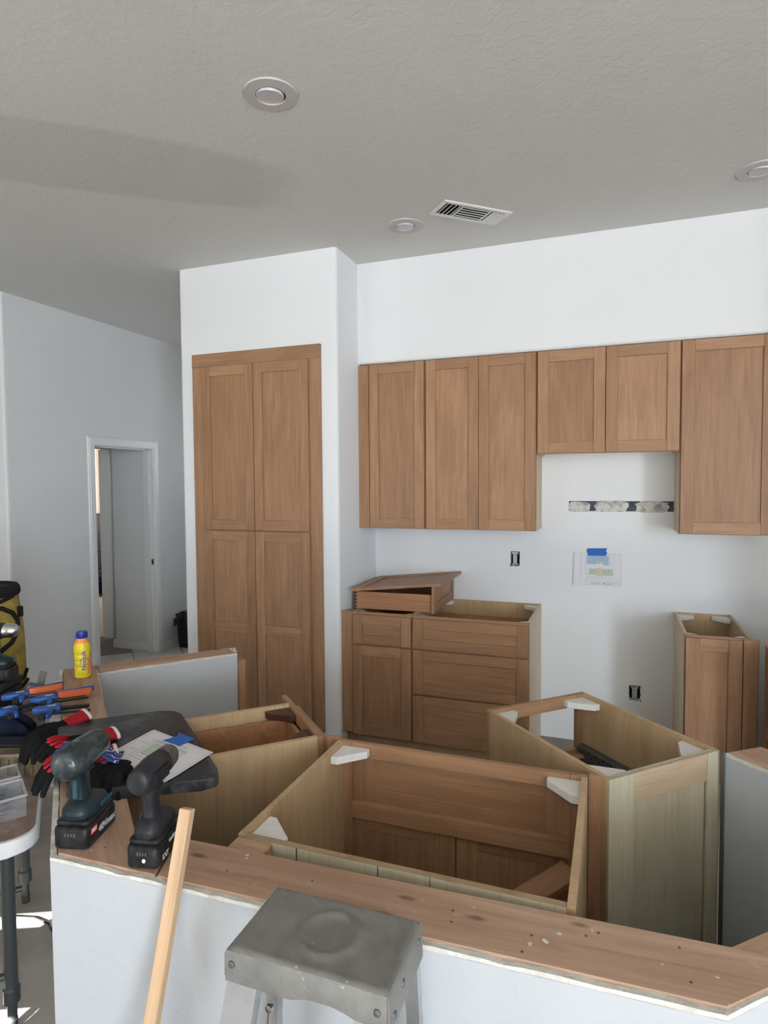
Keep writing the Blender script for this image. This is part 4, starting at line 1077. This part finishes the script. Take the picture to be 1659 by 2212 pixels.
for k in range(9): b.tube([(-.12+.026*k, -.041, .008), (-.118+.026*k, -.0455, .03), (-.116+.026*k, -.038, .055)], .006, 6)
b.build('pocket_ribs', 'leather', t, 60)
MB().tube([(-.14, -.03, .063), (-.05, -.036, .066), (.05, -.03, .064), (.1, -.01, .058)], .005, 6).build('edge_binding', 'table_dust', t, 60)
def tray(label, loc, rz, lx_, ly_, h):
    t = thing('parts_tray', label, 'tray', loc, rz, 'clear plastic parts trays'); th = .0022
    b = MB(); b.box(-lx_, 0, 0, ly_, 0, th); b.box(-lx_, 0, 0, th, th, h); b.box(-lx_, 0, ly_-th, ly_, th, h); b.box(-th, 0, th, ly_-th, th, h); b.box(-lx_, -lx_+th, th, ly_-th, th, h)
    b.build('tray', 'clear_plastic', t)
    b = MB(); 
    for q in ((-lx_-.004, .004, -.004, .003), (-lx_-.004, .004, ly_-.003, ly_+.004), (-.003, .004, .003, ly_-.003), (-lx_-.004, -lx_+.003, .003, ly_-.003)): b.box(*q, h, h+.004)
    b.build('rim', 'clear_rim', t); return t
AZ = math.atan2(.83, .55)
t1 = tray('clear plastic parts tray full of nails at the near end of the table', (-1.095, -2.885, TZ+.0005), AZ, .30, .115, .058)
b = MB()
for k in range(110):
    x, y, z = rnd.uniform(-.22, -.06), rnd.uniform(.012, .10),   .006+rnd.random()*.030; a = rnd.gauss(0, .18)
    b.cyl((x-.04*cos(a), y-.04*sin(a)*.6, z), (x+.04*cos(a), y+.04*sin(a)*.6, z+rnd.uniform(-.003, .003)), .0015, 6)
o = b.build('nails', 'nail', None, 60); o.location = t1.location; o.rotation_euler = t1.rotation_euler; o['kind'] = 'stuff'; o['label'] = 'loose steel nails lying in the clear parts tray'; o['category'] = 'nails'
t2 = tray('second clear plastic parts tray, behind the tray of nails', (-1.205, -2.815, TZ+.0005), AZ, .26, .095, .062)
b = MB(); b.tube([(-.09, .03, .008), (-.06, .045, .02), (-.03, .06, .012)], [.010, .014, .008], 8); b.tube([(-.14, .03, .012), (-.10, .06, .018)], .012, 8)
o = b.build('hardware', 'battery', None, 50); o.location = t2.location; o.rotation_euler = t2.rotation_euler; tag(o, 'dark hardware pieces inside the second clear tray', 'hardware')
b = MB(); rows = []
for j in range(7): rows.append([(-.035+.07*i/7, -.03+.06*j/6, .004+.012*abs(sin(i*1.3+j*.8))) for i in range(8)])
b.loft(rows, False, False); o = b.build('plastic_bag', 'clear_rim', None, 20); o.location = (-1.155, -2.725, TZ+.003); o.rotation_euler = (0, 0, .6); tag(o, 'crinkled small clear plastic bag on the table beside the second tray', 'bag')
t = thing('tool_box', 'black tool box under the drill with the shiny chuck', 'box', (-1.83, -2.42, TZ), radians(20))
MB().box(-.11, .075, -.08, .08, .001, .135, .008, seg=2).build('body', 'battery', t, 40); MB().box(-.112, .077, -.082, .082, .1355, .168, .006).build('lid', 'dark_plastic', t, 40)
# third drill at the frame edge
d3 = drill('dark cordless drill with a shiny chuck in front of the yellow bag', (-1.812, -2.406, .9155), (.936, .352), 'teal_plastic', 'teal_plastic', 'chrome', 'drill', '')

# ------------------------------------------------------------------ wooden stick leaning on the wall
p0 = V((-.3545, -3.181, .872)); dv = V((-.012, .345, 1)).normalized()
zb = p0-dv*(p0.z/dv.z); ztop = p0+dv*((1.022-p0.z)/dv.z)
t = None
zx = dv; xx = V((1, .12, 0)); xx = (xx-zx*xx.dot(zx)).normalized(); yy = zx.cross(xx)
mt = M.Identity(4)
for i in range(3): mt[i][0], mt[i][1], mt[i][2], mt[i][3] = xx[i], yy[i], zx[i], zb[i]
o = MB().box(-.0125, .0125, -.010, .010, .004, (ztop-zb).length, .0012).build('wooden_stick', 'pine'); o.matrix_world = mt
tag(o, 'long pale square wooden stick leaning against the cut-down wall', 'stick')

# ------------------------------------------------------------------ step ladder
LZ = .955; x0, x1, y0, y1 = -.117, .148, -3.347, -3.190
t = thing('step_ladder', 'small aluminium step ladder with a worn embossed top, standing before the wall', 'ladder', ((x0+x1)/2, (y0+y1)/2, 0))
hx, hy = (x1-x0)/2, (y1-y0)/2
b = MB(); n = 14; rows = []
nx, ny = 44, 30
def topz(x, y):
    r = math.hypot(x-.005, y); z = .0045*math.exp(-((r-.046)/.007)**2)-.0015/(1+math.exp(min(40, (r-.040)/.002)))
    e = min(hx-abs(x), hy-abs(y)); z += -.004*math.exp(-e/.004)+.0025*math.exp(-((e-.006)/.004)**2)
    return z
b.loft([[(-hx+2*hx*i/nx, -hy+2*hy*j/ny, LZ+topz(-hx+2*hx*i/nx, -hy+2*hy*j/ny)) for i in range(nx+1)] for j in range(ny+1)], False, False)
cap = b.build('cap_top', 'ladder_top', t, 60)
b = MB()
def skirt(pa, pb, out, depth, arch):
    pa, pb = V(pa), V(pb); rows = []
    for i in range(17):
        p = pa+(pb-pa)*i/16; s = i/16; dep = depth-arch*math.exp(-((s-.62)/.16)**4)+.0*s
        rows.append([(p.x, p.y, LZ-.004), (p.x+out[0]*.003, p.y+out[1]*.003, LZ-.010), (p.x+out[0]*.004, p.y+out[1]*.004, LZ-dep), (p.x+out[0]*.001, p.y+out[1]*.001, LZ-dep), (p.x-out[0]*.001, p.y-out[1]*.001, LZ-.012)])
    b.loft(rows, True, True)
skirt((-hx, -hy), (hx, -hy), (0, -1), .050, .010); skirt((-hx, hy), (hx, hy), (0, 1), .045, 0)
skirt((-hx, -hy), (-hx, hy), (-1, 0), .046, 0); skirt((hx, -hy), (hx, hy), (1, 0), .060, 0)
b.build('cap_skirt', 'ladder_top', t, 50)
for p, ax in (((-hx+.012, -hy-.004, LZ-.022), 'f'), ((hx-.014, -hy-.004, LZ-.028), 'f'), ((hx+.004, hy-.02, LZ-.022), 's'), ((hx+.004, -.02, LZ-.028), 's'), ((hx+.004, -hy+.02, LZ-.045), 's')):
    rm = M.Translation(p) @ (M.Rotation(pi/2, 4, 'X') if ax == 'f' else M.Rotation(pi/2, 4, 'Y'))
    MB().lathe([(.006, -.001), (.0055, .0015), (.001, .0028)], 12, rm).build('rivet', 'steel_dark', t, 40)
def channel(pa, pb, wx, wy, lip, label, mat='alu'):
    """an open C-section rail from pa (top) to pb (bottom)"""
    sec_ = [(-wx, -wy), (wx, -wy), (wx, -wy+lip), (wx-.002, -wy+lip), (wx-.002, -wy+.002), (-wx+.002, -wy+.002), (-wx+.002, -wy+lip), (-wx, -wy+lip)]
    return MB().loft([[(pa[0]+q[0], pa[1]+q[1], pa[2]) for q in sec_], [(pb[0]+q[0], pb[1]+q[1], pb[2]) for q in sec_]]).build(label, mat, t)
for s in (-1, 1):
    channel((s*(hx-.030), -hy+.022, LZ-.012), (s*(hx+.050), -hy-.20, .012), .026, .012, .022, 'front_rail')
    MB().box(s*(hx+.050)-.03, s*(hx+.050)+.03, -hy-.215, -hy-.180, 0, .02, .003).build('rubber_foot', 'battery', t)
    channel((s*(hx-.010), hy-.020, LZ-.012), (s*(hx+.030), hy-.012, .012), .011, .010, .018, 'rear_leg')
    MB().box(s*(hx+.03)-.014, s*(hx+.03)+.014, hy-.025, hy-.001, 0, .02, .003).build('rubber_foot', 'battery', t)
    b = MB(); xq = s*(hx-.060); b.tube([(xq, -hy+.03, LZ-.10), (xq-.006, -hy+.012, LZ-.22), (xq+.0, -hy+.05, LZ-.35)], .004, 8, 1.0)
    b.lathe([(.007, -.001), (.006, .003), (.001, .004)], 10, M.Translation((xq, -hy+.024, LZ-.10)) @ M.Rotation(pi/2, 4, 'X'))
    b.build('spreader', 'chrome', t, 50)
for z in (.30, .60):
    k = (LZ-z)/LZ; yy_ = -hy+.022-.222*k; ww = hx-.030+.08*k
    MB().box(-ww, ww, yy_-.012, yy_+.075, z-.012, z, .003).build('step', 'ladder_top', t)
# cable on the floor, under the table
b = MB(); b.tube([(-1.85, -2.50, .006), (-1.72, -2.447, .006), (-1.64, -2.425, .006), (-1.56, -2.43, .006), (-1.48, -2.47, .006), (-1.2, -2.55, .006)], .005, 8)
tag(b.build('cable', 'black', None, 60), 'thin black cable on the sunlit floor under the table', 'cable')
